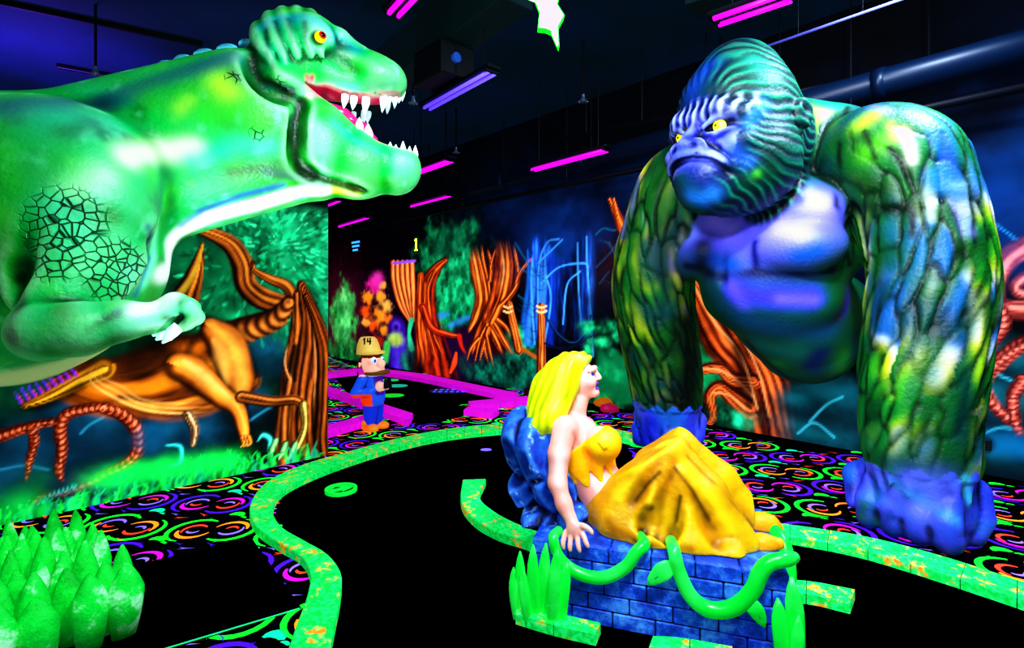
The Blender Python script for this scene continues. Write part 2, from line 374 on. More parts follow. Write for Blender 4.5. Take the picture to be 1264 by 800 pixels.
# ---------- right wall
cv = Canvas(-8.2, 13.0, 0, CEIL, .02, WR); U, Z = cv.U, cv.Z
n1 = fbm(U*.7, Z*.9, 0, 4, 1)
base = lin('#02050c'); cv.c[:] = base
night = smooth01((U-1.5)/2.5)*np.exp(-((Z-2.9)/1.1)**2)          # blue night sky over the jungle
cv.c += (night*np.clip(.35+n1, 0, 1)**1.5)[..., None]*lin('#0a4a8c')*.30
pur = smooth01((-U-.02)/.02)                                       # the plum wall of the next hole
cv.c = cv.c*(1-pur[..., None])+pur[..., None]*(lin('#2c0434')*(.35+.65*np.exp(-((Z-1.0)/1.0)**2))[..., None]*np.clip(.8+n1*.8, .2, 2)[..., None])
cv.c *= (1-.75*pur*smooth01((Z-2.25)/.1))[..., None]
cv.c += (pur*np.exp(-((Z-2.3)/.05)**2))[..., None]*lin('#1a0420')*.4
# purple scene: plain green oval portrait glow, golden ornate figure, purple capped bust, orange curtain (generic)
cv.blob((424, 395), 60, '#5a0a2c', .9, .3, 3, 2.5, .45)
cv.tex((423, 392), 38, ('#0c5a2c', '#27c860', '#8df09a'), .36, 5, 1.0, 4, 6)
cv.blob((421, 383), 12, '#0a4a24', .6, .8, 8, 3, .8); cv.blob((424, 410), 8, '#0a3a20', .5, .8, 8, 3, 1.0)
cv.tex((425, 440), 22, ('#063018', '#0f7a40', '#2fd070'), .9, 5, .9, 8, 4)
for k, (x, y, r, c) in enumerate([(463, 352, 13, '#e02aa0'), (455, 368, 9, '#ff9a2a'), (470, 366, 9, '#ffb040'), (452, 385, 9, '#ff6a1a'), (468, 390, 13, '#ff9c30'), (476, 378, 9, '#ffc060'), (460, 402, 8, '#f06018'), (474, 408, 8, '#ffa030'), (466, 422, 10, '#b03010'), (452, 398, 7, '#ffb050'), (481, 395, 7, '#ff8a20'), (472, 352, 6, '#ffc050')]):
    cv.blob((x, y), r*.8, c, .95, .7, 9, 4, .9, k)
for x, y in ((461, 372), (470, 380), (463, 392), (472, 400), (458, 384)): cv.blob((x, y), 4, '#30050f', .85, .3, 8, 3)
cv.blob((466, 345), 9, '#ff50c8', .7, .2, 8, 3, .8)
cv.stroke([(489, 405), (489, 432), (488, 456)], [11, 15, 11], '#4a1ab0', .3, 1, ('#1a0850', '#6a3af0'))
cv.blob((489, 402), 12, '#3a0f80', 1, 0, 5, 6, .8); cv.blob((489, 403), 7, '#7a4af0', .8, 0, 5, 4, .8); cv.blob((489, 404), 4, '#1c0a50', .9, 0, 5, 4, .8)
cv.blob((489, 419), 9, '#b8d860', .95, .3, 8, 5, 1.1); cv.stroke([(478, 425), (475, 445)], 4, '#50c060', .5)
cv.tex((503, 445), 14, ('#04302a', '#0f7a5a', '#30c0a0'), .9, 5, .9, 2, 4)
for k, (a, b, c) in enumerate([(485, 493, 505), (490, 498, 507), (496, 503, 509), (502, 507, 510), (508, 510, 511)]):
    cv.stroke([(a, 324), (a+1, 348), (b, 376), (c, 396)], [3.4, 3.4, 2.8, 1.6], '#ff6a2a', .3, 1, ('#7a1a0a', '#ffb060'), seed=k)
cv.stroke([(508, 395), (505, 412), (508, 430)], [3, 2, 4], '#3fc890', .4); cv.stroke([(486, 325), (512, 322)], 1.6, '#a060ff', .5)
# tree grove
gl = np.exp(-(((U-WR(720, 300)[0])/2.4)**2+((Z-2.6)/.8)**2)); cv.c += (gl*np.clip(.5+n1*1.5, 0, 1)**2)[..., None]*lin('#0a3a78')*.5
cv.tex((556, 350), 60, ('#03281a', '#0c8a58', '#30e8a0'), .62, 7, 1.0, 21, 5)
cv.tex((556, 300), 22, ('#02150f', '#064030', '#0c7a58'), .9, 7, .8, 31, 3)
for a, b in (((535, 395), (552, 388)), ((556, 402), (578, 392))): cv.stroke([a, ((a[0]+b[0])/2, a[1]-5), b], [3, 4, 3], '#3a9ad8', .8, .8)
cv.blob((600, 452), 40, '#1c0630', .9, .5, 4, 3, 2.2); cv.blob((545, 440), 26, '#2a0a44', .9, .5, 4, 3, 1.8); cv.blob((530, 448), 18, '#1a0524', .9, .5, 4, 3, 1.6); cv.blob((575, 425), 20, '#30083a', .8, .6, 4, 3, 1.6)
OR = ('#4a0c04', '#ffa44a')
cv.stroke([(549, 320), (540, 330), (528, 350), (526, 385), (530, 420), (536, 465)], [3, 6, 11, 14, 18, 26], '#a02a10', .25, 1, ('#2a0410', '#e04a20'), .8, 4, seed=1)
for k, (pts, w) in enumerate([([(550, 321), (541, 328), (529, 343), (523, 372), (524, 410), (528, 450)], [3, 5, 6, 5, 5, 4]), ([(519, 340), (517, 375), (518, 415), (520, 455)], [4, 5, 6, 6]), ([(536, 335), (528, 360), (531, 395), (540, 425), (550, 448)], [2, 3, 4, 4, 3]), ([(524, 350), (524, 390), (534, 430), (543, 455)], [2, 3, 3, 3])]):
    cv.stroke(pts, w, '#e0521c', .3, 1, ('#5a0a08', '#ff8a38'), .5, 2, seed=k+2, fade=(0, .25))
cv.stroke([(522, 380), (533, 405), (552, 413), (568, 415)], [6, 5, 4, 2.5], '#d03a18', .25, 1, ('#5a0610', '#ff6a30'), .3, 2, seed=4)
cv.stroke([(567, 415), (570, 428), (577, 440)], [3, 2, 1], '#c83018', .4, fade=(0, .4)); cv.stroke([(563, 436), (561, 448), (556, 460)], [1.5, 3, 1.5], '#ff5a20', .4)
cv.stroke([(614, 296), (612, 335), (606, 375), (602, 405)], [34, 30, 18, 16], '#38100a', .5, .95, fade=(.35, .1))
cv.stroke([(600, 395), (603, 425), (604, 445)], [16, 22, 26], '#3a0a10', .5, .9, fade=(.2, .3))
for k, (pts, w) in enumerate([
    ([(582, 304), (586, 335), (592, 365), (586, 392), (577, 412)], [4, 6, 6, 5, 1.5]),
    ([(586, 300), (594, 335), (600, 365), (602, 388), (590, 410), (582, 440)], [2, 3, 5, 6, 4, 1]),
    ([(594, 300), (597, 325), (603, 352), (604, 372)], [1.5, 2, 2.5, 2]), ([(601, 306), (606, 325), (604, 350)], [1.2, 2.2, 3]), ([(612, 306), (607, 322), (605, 335)], [1, 1.6, 1.6]),
    ([(614, 294), (618, 325), (615, 355), (604, 388), (600, 405), (598, 430), (604, 452)], [5, 8, 9, 8, 5, 3, 1]),
    ([(624, 294), (626, 330), (622, 358), (612, 385), (606, 402), (614, 425), (622, 440)], [4, 7, 7, 6, 5, 4, 1.5]),
    ([(633, 300), (638, 325), (638, 348), (628, 366), (614, 380)], [1.4, 2.6, 3.6, 4, 3]),
    ([(671, 317), (656, 319), (647, 329), (640, 340), (636, 352)], [.8, 2.0, 2.2, 2.6, 2]),
    ([(602, 398), (592, 418), (586, 448)], [5, 3, .8]), ([(604, 402), (597, 425), (592, 446)], [4, 2.4, .8]), ([(608, 398), (622, 422), (634, 440)], [5, 4.5, 2]),
    ([(612, 394), (624, 404), (632, 418)], [4, 3, 1]), ([(592, 416), (581, 430), (576, 446)], [3, 2, .8]), ([(600, 412), (604, 432), (610, 455)], [3, 2.4, .8])]):
    cv.stroke(pts, w, '#f0641c', .28, 1, ('#4a0c04', '#ffa040'), .45, 2, seed=k, fade=(.22 if k < 8 else .05, .08))
cv.stroke([(671, 317), (662, 319), (655, 321)], [2, 2, 2], '#f040c0', .6, .8)
cv.stroke([(619, 305), (622, 335), (616, 365)], 1.2, '#ffc870', .9, .6, fade=(.3, .3)); cv.stroke([(585, 312), (589, 340), (593, 368)], 1.0, '#ffc070', .9, .5, fade=(.3, .3))
cv.tex((612, 462), 18, ('#01100c', '#04463a', '#12a888'), 2.6, 8, .95, 44, 4); cv.tex((640, 450), 22, ('#01100c', '#04463a', '#18b890'), 1.0, 8, .9, 45, 4)
cv.tex((645, 412), 9, ('#03281a', '#0fa060', '#5affb0'), 1.4, 8, .9, 46, 3); cv.tex((652, 426), 7, ('#03281a', '#0fa060', '#5affb0'), 1.2, 8, .8, 47, 3)
# waterfall
a_, b_ = WR(650, 360), WR(738, 360); fx = (U-a_[0])/(b_[0]-a_[0]); topz = WR(690, 292)[1]; botz = WR(690, 432)[1]
wm = smooth01(fx/.12)*smooth01((1-fx)/.2)*smooth01((topz+.25*np.sin(fx*9)-.35*np.abs(fx-.45)-Z)/.25)*smooth01((Z-botz)/.5)
fl = np.clip(.5+1.1*fbm(U*7+.6*fbm(U*2, Z*1.2, 0, 3, 8), Z*.8, 4, 4, 77), 0, 1); wcol = lin('#020818')*(1-fl[..., None])+lin('#1a62e8')*fl[..., None]**2.2+lin('#60b0ff')*(fl[..., None]**7)*.6
cv.c = cv.c*(1-wm[..., None]*.95)+wcol*wm[..., None]*.95
for k in range(10):
    x = 652+k*3.6+random.uniform(-2, 2); yt = 300+abs(x-690)*.25+random.uniform(-6, 26)
    cv.stroke([(x, yt), (x+random.uniform(-1, 2), yt+40), (x+random.uniform(-5, 3), 395), (x+random.uniform(-8, 4), 425)], [1, 2.2, 3, 2.4], random.choice(['#123aa8', '#1a5ae0', '#2a7ad8', '#0c2a70', '#4a9af0']), .8, .75)
for pts in ([(690, 295), (675, 300), (665, 330), (664, 400)], [(664, 325), (690, 300), (694, 296)], [(713, 300), (714, 350), (717, 400)], [(724, 292), (725, 330), (730, 400), (732, 440)], [(716, 335), (700, 352), (695, 400)], [(674, 340), (680, 370), (672, 425)], [(657, 320), (656, 360), (660, 425)], [(668, 350), (690, 330), (720, 325), (726, 330)]):
    cv.stroke(pts, 1.1, '#58b4ff', .6, .85)
cv.blob((690, 290), 40, '#0a3a80', .45, .4, 3, 2, 1.8)
for pts in ([(636, 300), (655, 330), (672, 350)], [(640, 330), (660, 342)], [(736, 330), (755, 310), (768, 290)], [(735, 290), (745, 282), (760, 284), (775, 270)], [(640, 365), (660, 380)], [(740, 350), (752, 335)], [(752, 300), (762, 320)]):
    cv.stroke(pts, 1.0, '#1a6a90', .8, .7)
for k in range(34):
    x, y = random.uniform(735, 800), random.uniform(285, 400); l = random.uniform(8, 26); a = random.choice([-.9, -.7, .6, 1.2])
    cv.stroke([(x, y), (x+l*.5*math.cos(a)+2, y+l*.5*math.sin(a)-2), (x+l*math.cos(a), y+l*math.sin(a))], [.4, .9, .3], random.choice(['#0c3a50', '#145a70', '#3a1a0a', '#5a2408']), .8, .6, n=3)
for k in range(16):
    x, y = random.uniform(635, 665), random.uniform(320, 420); cv.stroke([(x, y), (x+8, y+6), (x+15, y+4)], [.4, .9, .3], '#0e4058', .8, .6, n=3)
cv.blob((757, 330), 40, '#3a1204', .6, .8, 3, 2, .7); cv.blob((742, 400), 40, '#04101a', .8, .4, 3, 2)
for k, pts in enumerate([[(752, 246), (762, 268), (775, 300)], [(757, 246), (766, 280), (782, 310)]]): cv.stroke(pts, [2, 5, 8], '#f06018', .4, 1, OR, .4, 2, seed=k)
cv.stroke([(628, 376), (634, 405), (640, 432)], [5, 5.5, 6], '#d06018', .2, 1, OR, .5, 3); cv.stroke([(644, 430), (668, 445)], 2.4, '#b06818', .4)
cv.stroke([(668, 378), (668, 410), (668, 462)], [4.5, 5, 6], '#d06018', .2, 1, OR, .5, 3); 
for y in (378, 384): cv.stroke([(663, y), (668, y+2), (674, y)], 1.4, '#ffc88a', .4); cv.stroke([(622, y), (627, y+2), (632, y)], 1.2, '#ffc88a', .4)
cv.stroke([(672, 388), (690, 415), (708, 425), (722, 412), (729, 390)], 1.2, '#0a1424', .4); cv.stroke([(672, 424), (700, 430), (735, 412), (748, 392)], 1.2, '#101c3a', .4)
cv.stroke([(672, 387), (690, 413), (708, 423), (722, 410), (728, 390)], .6, '#2a5a90', .6, .8)
for k in range(30):
    x, y = random.uniform(715, 790), random.uniform(400, 470); cv.tex((x, y), random.uniform(4, 9), ('#021a12', '#077a50', '#3affb0'), random.uniform(.8, 1.8), 9, .8, k*3, 3)
for k in range(8):
    x = 742+k*6; cv.stroke([(x, 438+k % 3*6), (x-2, 470), (x-4, 496)], [5, 4, 3], '#0a8a58', .8, .6)
cv.tex((735, 495), 12, ('#01100c', '#04663a', '#20d880'), 2.5, 8, .8, 50, 3)
# orange serpentine trunk between the gorilla's arms
cv.tex((885, 450), 40, ('#01140e', '#046a44', '#1ee090'), 1.2, 6, .7, 52, 3)
for k, (pts, w) in enumerate([
    ([(846, 335), (868, 380), (890, 420), (925, 465), (950, 560)], [8, 20, 26, 26, 22]),
    ([(862, 340), (890, 380), (925, 430), (950, 475), (965, 560)], [4, 12, 18, 22, 18]),
    ([(930, 470), (905, 468), (890, 455), (872, 455), (858, 462)], [10, 10, 8, 7, 4]),
    ([(925, 505), (905, 490), (888, 478), (876, 490), (880, 512), (874, 525)], [14, 12, 9, 8, 6, 4])]):
    cv.stroke(pts, w, '#d8541a', .18, 1, ('#3a0a04', '#ff9048'), .6, 4, seed=k+60)
for k, pts in enumerate([[(856, 350), (880, 395), (915, 440), (935, 505)], [(870, 360), (905, 400), (935, 455), (950, 515)], [(868, 455), (890, 458), (910, 470), (930, 490)], [(880, 485), (900, 488), (920, 505)]]): cv.stroke(pts, 1.3, '#ffb878', .9, .7)
cv.stroke([(910, 430), (918, 470), (925, 500)], [8, 10, 4], '#1c0402', .8, .8)
cv.tex((905, 515), 14, ('#01140e', '#0a8a60', '#3affc0'), 1.6, 9, .9, 55, 3)
cv.blob((960, 520), 24, '#200808', .5, .3, 3, 2)
# teal boulders, salmon roots on the right
for k, (x, y, r, asp) in enumerate([(1010, 545, 40, 1.5), (1030, 500, 34, 1.8), (985, 500, 20, 1.6), (1230, 560, 34, 2.0), (1225, 500, 36, 1.6), (1255, 450, 30, 1.2), (1300, 520, 50, 1.4)]):
    cv.blob((x, y), r, '#052a36', .9, .35, 3, 5, asp, k); cv.blob((x-4, y-r*.45), r*.5, '#1a8a9a', .5, .7, 5, 2, asp*1.2, k+9)
for pts in ([(985, 535), (1005, 522), (1030, 540)], [(1040, 490), (1020, 500), (1000, 520)], [(1205, 540), (1235, 528), (1264, 534)], [(1200, 470), (1225, 462), (1250, 470)]): cv.stroke(pts, 1.4, '#48c8e0', .9, .7)
SAL = ('#501010', '#ff9a88')
for k, (pts, w) in enumerate([
    ([(1300, 298), (1264, 305), (1240, 322), (1228, 350), (1232, 378), (1264, 384), (1300, 380)], [14, 14, 14, 12, 11, 12, 14]),
    ([(1300, 338), (1270, 340), (1254, 352), (1262, 364), (1300, 362)], [8, 8, 7, 6, 8]),
    ([(1232, 378), (1238, 400), (1222, 425), (1206, 445)], [10, 9, 8, 6]),
    ([(1290, 420), (1262, 425), (1235, 445), (1212, 470), (1222, 495), (1246, 520)], [9, 10, 10, 10, 8, 6]),
    ([(1262, 470), (1250, 490), (1252, 515), (1258, 535)], [9, 8, 7, 5])]):
    cv.stroke(pts, w, '#f06858', .2, 1, SAL, .25, 2, seed=k+70, rings=1.3 if k > 1 else 0)
for pts in ([(1208, 258), (1213, 262), (1210, 276), (1225, 275), (1240, 285), (1254, 296)], [(1205, 272), (1212, 257)]): cv.stroke(pts, 1.2, '#2a9ad0', .8, .9)
cv.blob((1240, 240), 70, '#0a4a90', .55, .9, 2.5, 2, 1.6); cv.blob((1250, 550), 16, '#0a6a9a', .8, .3, 4, 3, 4)
cv.blob((1215, 548), 12, '#04303c', .9, .1, 4, 6)
# ---- fade to black low dark gaps
cv.c *= (.85+.3*fbm(U*5, Z*5, 0, 3, 90))[..., None]
wr = cv.build('wall_right', R0, UD, MURAL, None, .12, -VD); tag(wr, kind='structure')
# ---------- left partition mural
cl = Canvas(-6.5, 0, 0, 2.95, .0125, WL); U, Z = cl.U, cl.Z
cl.c[:] = lin('#01080a')
cl.tex((350, 330), 120, ('#02241a', '#0a7a50', '#3ae8a8'), 1.2, 4.5, 1.0, 3, 6)
cl.tex((260, 350), 90, ('#02201a', '#087048', '#28d890'), 1.3, 4.5, 1.0, 5, 5)
cl.tex((100, 400), 190, ('#01100c', '#04402c', '#0c7a50'), 1.3, 4, .8, 6, 5)
for k in range(150):
    x, y = random.uniform(300, 403), random.uniform(262, 345); a = math.atan2(y-300, x-345)+random.uniform(-.4, .4); l = random.uniform(5, 13)
    cl.stroke([(x, y), (x+l*math.cos(a), y+l*math.sin(a))], [1.8, .4], random.choice(['#1ad890', '#5affc0', '#0a8a58', '#024028']), .7, .6, n=2)
cl.c *= (1-smooth01((Z-2.45)/.12))[..., None]*.97+.03
cl.stroke([(395, 560), (398, 480), (403, 420)], [14, 6, 3], '#0a7a30', .5, .8)
cl.blob((180, 560), 110, '#01141c', .9, .3, 3, 4, 2.0)
for k, (x, y, r) in enumerate([(60, 560, 48), (100, 520, 44), (130, 530, 45), (210, 545, 34), (20, 600, 40), (310, 500, 22), (330, 440, 30), (150, 600, 30), (250, 540, 26)]):
    cl.blob((x, y), r, '#062c44', .85, .3, 3, 5, 1.2, k); cl.blob((x-r*.1, y-r*.4), r*.5, '#1a6a8c', .6, .7, 5, 2, 1.5, k+5)
for pts in ([(100, 535), (110, 525), (128, 515)], [(80, 508), (120, 505), (150, 512)], [(0, 580), (30, 575), (60, 580)], [(300, 525), (330, 505), (360, 490)]): cl.stroke(pts, 1.6, '#3aa0c0', .9, .6)
OB = ('#2e0c02', '#ffb04a'); BR = ('#200a02', '#e88a3a')
for k in range(420):
    x, y = random.uniform(225, 404), random.uniform(262, 420); a = math.atan2(y-330, x-300)+random.uniform(-.5, .5); l = random.uniform(5, 14)
    cl.stroke([(x, y), (x+l*.5*math.cos(a), y+l*.5*math.sin(a)+1), (x+l*math.cos(a), y+l*math.sin(a))], [1.2, 2.2, .4], random.choice(['#12b078', '#3ae8a8', '#067048', '#025038', '#033020', '#0a8a60']), .7, .5, n=2)
# vine-trunk
TR_ = ('#1c0702', '#f0983c')
cl.stroke([(236, 282), (262, 290), (285, 303), (298, 325), (304, 352), (322, 368), (348, 376)], [3, 8, 12, 14, 14, 14, 12], '#b8581a', .12, 1, TR_, .5, 3, seed=1)
cl.stroke([(312, 318), (314, 333), (332, 344), (354, 354), (366, 376)], [1, 4, 6, 8, 8], '#b8581a', .15, 1, TR_, .4, 2, seed=2)
cl.stroke([(372, 352), (380, 395), (378, 450), (372, 510), (368, 585)], [6, 18, 25, 26, 28], '#8a3c10', .12, 1, ('#180602', '#d87a30'), .9, 5, seed=3)
cl.stroke([(366, 362), (366, 400), (360, 440), (352, 500), (345, 580)], [4, 8, 9, 10, 12], '#9a4a14', .2, 1, ('#200802', '#e88a3a'), .6, 2, seed=31)
cl.stroke([(378, 366), (394, 405), (401, 455), (398, 575)], [4, 9, 11, 13], '#84390e', .15, 1, ('#180602', '#d07028'), .6, 3, seed=4)
cl.stroke([(364, 428), (360, 450), (364, 470)], [3, 6, 2], '#140402', .5, .9); cl.stroke([(356, 422), (352, 450), (362, 478)], 1.0, '#ffb070', .7, .7, fade=(.3, .3)); cl.stroke([(386, 400), (390, 450), (386, 510)], 1.0, '#f0a060', .7, .6, fade=(.3, .3))
cl.stroke([(250, 300), (243, 330), (228, 372)], [2, 9, 18], '#a04a16', .15, 1, TR_, .5, 3, seed=5); cl.stroke([(251, 302), (238, 340), (215, 372)], [1, 3, 5], '#e8c040', .6, .6)
# striped tail and hind quarters of the orange beast
MU = ('#3a1200', '#ffb04a'); BK_ = '#0c0401'
cl.stroke([(356, 374), (342, 392), (318, 402), (290, 412), (262, 430)], [9, 14, 16, 18, 26], '#b05a18', .12, 1, ('#2a0e02', '#f09a48'), .0, 2, seed=6, rings=1.8)
cl.stroke([(275, 440), (225, 452), (180, 472), (135, 478), (90, 470)], [30, 40, 42, 36, 26], '#c8620c', .15, 1, ('#3a1400', '#f08a1c'), .12, 2, seed=7)
cl.blob((195, 425), 24, BK_, .75, .4, 4, 3, 1.0); cl.blob((170, 450), 16, '#2a0e02', .7, .4, 4, 3, 1.6)
cl.stroke([(310, 470), (255, 492), (200, 502), (150, 495)], [12, 18, 16, 8], '#d86c10', .4, .9, ('#4a1a00', '#ff9c30'), .1, 2, seed=8)
cl.stroke([(236, 425), (226, 452), (236, 478)], [5, 6, 2], '#2a0c00', .8, .7)
cl.stroke([(258, 402), (280, 425), (296, 468), (296, 498)], [12, 26, 24, 11], BK_, .25, .8); cl.stroke([(260, 406), (280, 428), (293, 468), (292, 494)], [13, 24, 21, 10], '#d8681a', .14, 1, MU, 0, 2, seed=9)
cl.stroke([(264, 420), (274, 440), (280, 475)], [3, 8, 3], '#ffc060', .9, .5)
cl.stroke([(220, 452), (238, 460), (270, 486), (295, 505), (303, 545)], [19, 21, 16, 12, 8], BK_, .3, .8); cl.stroke([(222, 453), (238, 460), (268, 486), (292, 504), (300, 528), (302, 543)], [17, 19, 14, 10, 8, 6], '#e87a18', .12, 1, MU, 0, 2, seed=10)
cl.stroke([(228, 446), (250, 462), (284, 490)], [3, 5, 2], '#ffd080', .9, .55)
for k in range(3): cl.stroke([(299+k*4, 540), (301+k*4, 547), (298+k*3, 551)], [3, 2.4, 1], '#d86020', .4, 1, MU)
cl.stroke([(298, 490), (335, 496), (364, 494), (376, 503)], [8, 7, 6, 6], '#984814', .15, 1, ('#1c0802', '#e08a40'), .2, 2, seed=11)
cl.stroke([(374, 500), (376, 525), (368, 548), (356, 562)], [6, 5, 6, 7], '#b89030', .2, 1, ('#3a2202', '#f8d880'), .2, 2, seed=12)
for k, (x, y) in enumerate([(336, 558), (348, 562), (360, 562)]): cl.stroke([(x+4, y-14), (x, y-4), (x-4, y+5)], [4, 5, 1.5], '#50a060', .3, 1, ('#0a3020', '#b0f0a0'), seed=k)
cl.stroke([(318, 545), (325, 538), (333, 543), (330, 555)], [1, 4, 4, 1], '#1a8a8a', .4, 1, ('#02282c', '#5ae0d8'))
# jaw at the left with bristling spines
cl.stroke([(128, 455), (95, 470), (60, 488), (32, 500)], [14, 12, 9, 5], '#e08a14', .15, 1, ('#5a2a02', '#ffc83a'), .3, 3, seed=13)
for k in range(9):
    x = 26+k*8.5; y = 497-k*4.2; cl.stroke([(x, y), (x-5-random.uniform(0, 3), y-10), (x-7, y-14)], [1.6, 1.2, .5], '#7a3af0', .6, .95, n=3); cl.stroke([(x+2, y), (x-2, y-7)], [1.4, .6], '#f04aa0', .6, .8, n=2)
for dy in (0, 6, 12): cl.stroke([(118+dy, 445), (112+dy, 470-dy*.5), (140+dy, 490-dy), (175, 505-dy), (215, 510-dy), (265, 508-dy)], [.6, 1.2, 1.6, 1.6, 1.4, .6], '#ffcf80', .8, .7-.03*dy, fade=(.2, .3))
cl.stroke([(100, 478), (60, 500), (30, 505)], [6, 5, 3], '#180602', .8, .7)
# segmented roots / tentacles
for k, (pts, w) in enumerate([
    ([(130, 502), (105, 505), (82, 512), (74, 530), (76, 555), (73, 580), (76, 592)], [6, 7, 8, 8, 7, 6, 3]),
    ([(128, 505), (150, 512), (168, 530), (170, 555), (155, 573), (130, 585), (105, 598), (75, 608), (50, 614), (35, 630)], [6, 8, 9, 9, 8, 7, 6, 5, 5, 4]),
    ([(65, 520), (35, 527), (10, 535), (-20, 545)], [5, 7, 8, 8]), ([(38, 528), (42, 545), (36, 570), (33, 592)], [6, 6, 5, 2])]):
    cl.stroke(pts, w, '#d8501a', .2, 1, ('#4a0e04', '#ff9a70'), .1, 2, seed=k+20, rings=1.1)
cl.blob((100, 602), 14, '#3a0a6a', .6, .4, 4, 2, 2); cl.stroke([(90, 600), (60, 612), (40, 628)], [6, 6, 4], '#0a5a7a', .6, .8, ('#02202c', '#3ac0c0'), rings=1.2)
cl.stroke([(232, 512), (240, 530), (238, 548)], [7, 6, 4], '#a06a3a', .3, 1, ('#1c0a04', '#f0c89a'), .3, 2); cl.stroke([(205, 550), (222, 552), (222, 570), (210, 575)], [2, 4, 4, 3], '#0a8a9a', .4, 1, ('#022a30', '#4ae0e0'))
cl.blob((185, 540), 20, '#0c5a80', .7, .3, 4, 4)
# glowing grass at its foot
for k in range(260):
    x = random.uniform(-10, 400); yb = 562+(400-x)*.213+random.uniform(-2, 3); h = random.uniform(4, 26)*(1.4 if 200 < x < 300 else 1)
    cl.stroke([(x, yb), (x+random.uniform(-3, 6), yb-h*.6), (x+random.uniform(-6, 14), yb-h)], [2.4, 1.6, .5], random.choice(['#0ac84a', '#30ff70', '#0a7a3a', '#1ab890', '#024a24']), .6, .7, n=3)
for x in range(120, 300, 12): cl.blob((x, 592-(x-120)*.15), 11, '#18f060', .5, .6, 5, 2, 1.8, x)
cl.blob((20, 625), 26, '#14d850', .5, .6, 5, 2, 1.4)
cl.c *= (.82+.35*fbm(U*7, Z*7, 0, 3, 91))[..., None]
wl = cl.build('wall_left', L0, LD, MURAL, None, .16, LN); tag(wl, kind='structure')
# ---------- plain dark shell behind
SHELL = flat('dark painted wall', '#06070f', .0, .9, (14, .2), .2)
def quad_wall(name, a, b, z1=CEIL, th=.1):
    a, b = np.array([*a, 0.]), np.array([*b, 0.]); d = unit(b-a); n = np.array([-d[1], d[0], 0]); m = MB()
    m.box((a+b)/2+np.array([0, 0, z1/2])+n*th/2, (np.linalg.norm(b-a), th, z1), (d, n, [0, 0, 1.])); return tag(m.build(name, SHELL), kind='structure')
c1 = (R0-UD*8.2)[:2]; c2 = (R0+UD*13.0)[:2]; V2 = VD[:2]
c3 = c2-V2*14.0; c4 = c1-V2*14.0
quad_wall('wall_far', c4, c1); quad_wall('wall_near', c2, c3); quad_wall('wall_west', c3, c4)
CEILM = flat('dark blue sprayed ceiling', '#052430', .5, .85, (8, .3), .3, var=('#0c2848', .8, .35, .7))  # emission stands in for light on the dark ceiling
m = MB(); ctr = (c1+c2+c3+c4)/4; m.box((*ctr, CEIL+.06), (22.4, 14.4, .12), (UD, VD, [0, 0, 1.])); tag(m.build('ceiling', CEILM), kind='structure')
# ---------- floor: black carpet woven with neon swirls
BLK = flat('black carpet pile', '#04040a', .0, .95, (300, .5), .05)
NEON = [BLK]+[flat('neon carpet yarn '+n, c, .9, .9, None, .05, ecol=e) for n, c, e in (('green', '#1fd83a', '#20e840'), ('violet', '#5a1cd8', '#5220d0'), ('orange', '#ff8a2a', '#ff9a30'), ('red', '#ff4a3a', '#f85038'), ('teal', '#18d8a0', '#18d89a'), ('magenta', '#d020d8', '#c81ad0'), ('lilac', '#9a78ff', '#8a70f0'))]
m = MB(); m.add([(*c1, 0), (*c2, 0), (*c3, 0), (*c4, 0)], [(3, 2, 1, 0)]); m.add([(*c1, -.1), (*c2, -.1), (*c3, -.1), (*c4, -.1)], [(0, 1, 2, 3)])
def crescent(cx, cy, r, a0, a1, w, mi, rot, o, S, n=9, zz=.0016):
    V = []; m.cur = mi
    for i in range(n+1):
        t = i/n; a = a0+(a1-a0)*t; ww = 1.12*w*math.sin(math.pi*min(1, t*.82+.12))**.8
        for s in (-1, 1):
            x, y = cx+(r+s*ww/2)*math.cos(a), cy+(r+s*ww/2)*math.sin(a)
            V.append((o[0]+S*(x*rot[0]-y*rot[1]), o[1]+S*(x*rot[1]+y*rot[0]), zz))
    m.add(V, [(2*i, 2*i+1, 2*i+3, 2*i+2) if (a1 > a0) == False else (2*i, 2*i+1, 2*i+3, 2*i+2) for i in range(n)])
def dart(cx, cy, a, l, w, mi, rot, o, S):
    m.cur = mi; c, s = math.cos(a), math.sin(a); V = []
    for x, y in ((l, 0), (-.1*l, w*.28), (-l, w), (-.45*l, 0), (-l, -w*.6), (-.1*l, -w*.22)):
        X, Y = cx+x*c-y*s, cy+x*s+y*c; V.append((o[0]+S*(X*rot[0]-Y*rot[1]), o[1]+S*(X*rot[1]+Y*rot[0]), .0016))
    m.add(V, [(0, 1, 3), (1, 2, 3), (0, 3, 5), (3, 4, 5)])
def motif(o, rot, kind, S=1.0):
    o1, o2, o3, o4 = ((1, 3, 4, 7) if kind else (2, 6, 7, 4)); d = math.radians
    for cx, cy, t, (p, q, r, w) in ((-.125, .0, 0, (o1, o2, o3, o4)), (.125, .02, math.pi, (o1, o2, o4, o3))):   # two hooks of an S swirl
        crescent(cx, cy, .165, t+d(60), t+d(265), .034, p, rot, o, S, 12)
        crescent(cx+.012*math.cos(t), cy, .115, t+d(185), t+d(345), .030, q, rot, o, S, 9)
        crescent(cx, cy, .078, t+d(40), t+d(215), .026, r, rot, o, S, 8)
        crescent(cx, cy, .042, t+d(200), t+d(350), .022, w, rot, o, S, 6)
        dart(cx+.165*math.cos(t+d(85)), cy+.165*math.sin(t+d(85)), t+d(-60), .035, .012, p, rot, o, S)
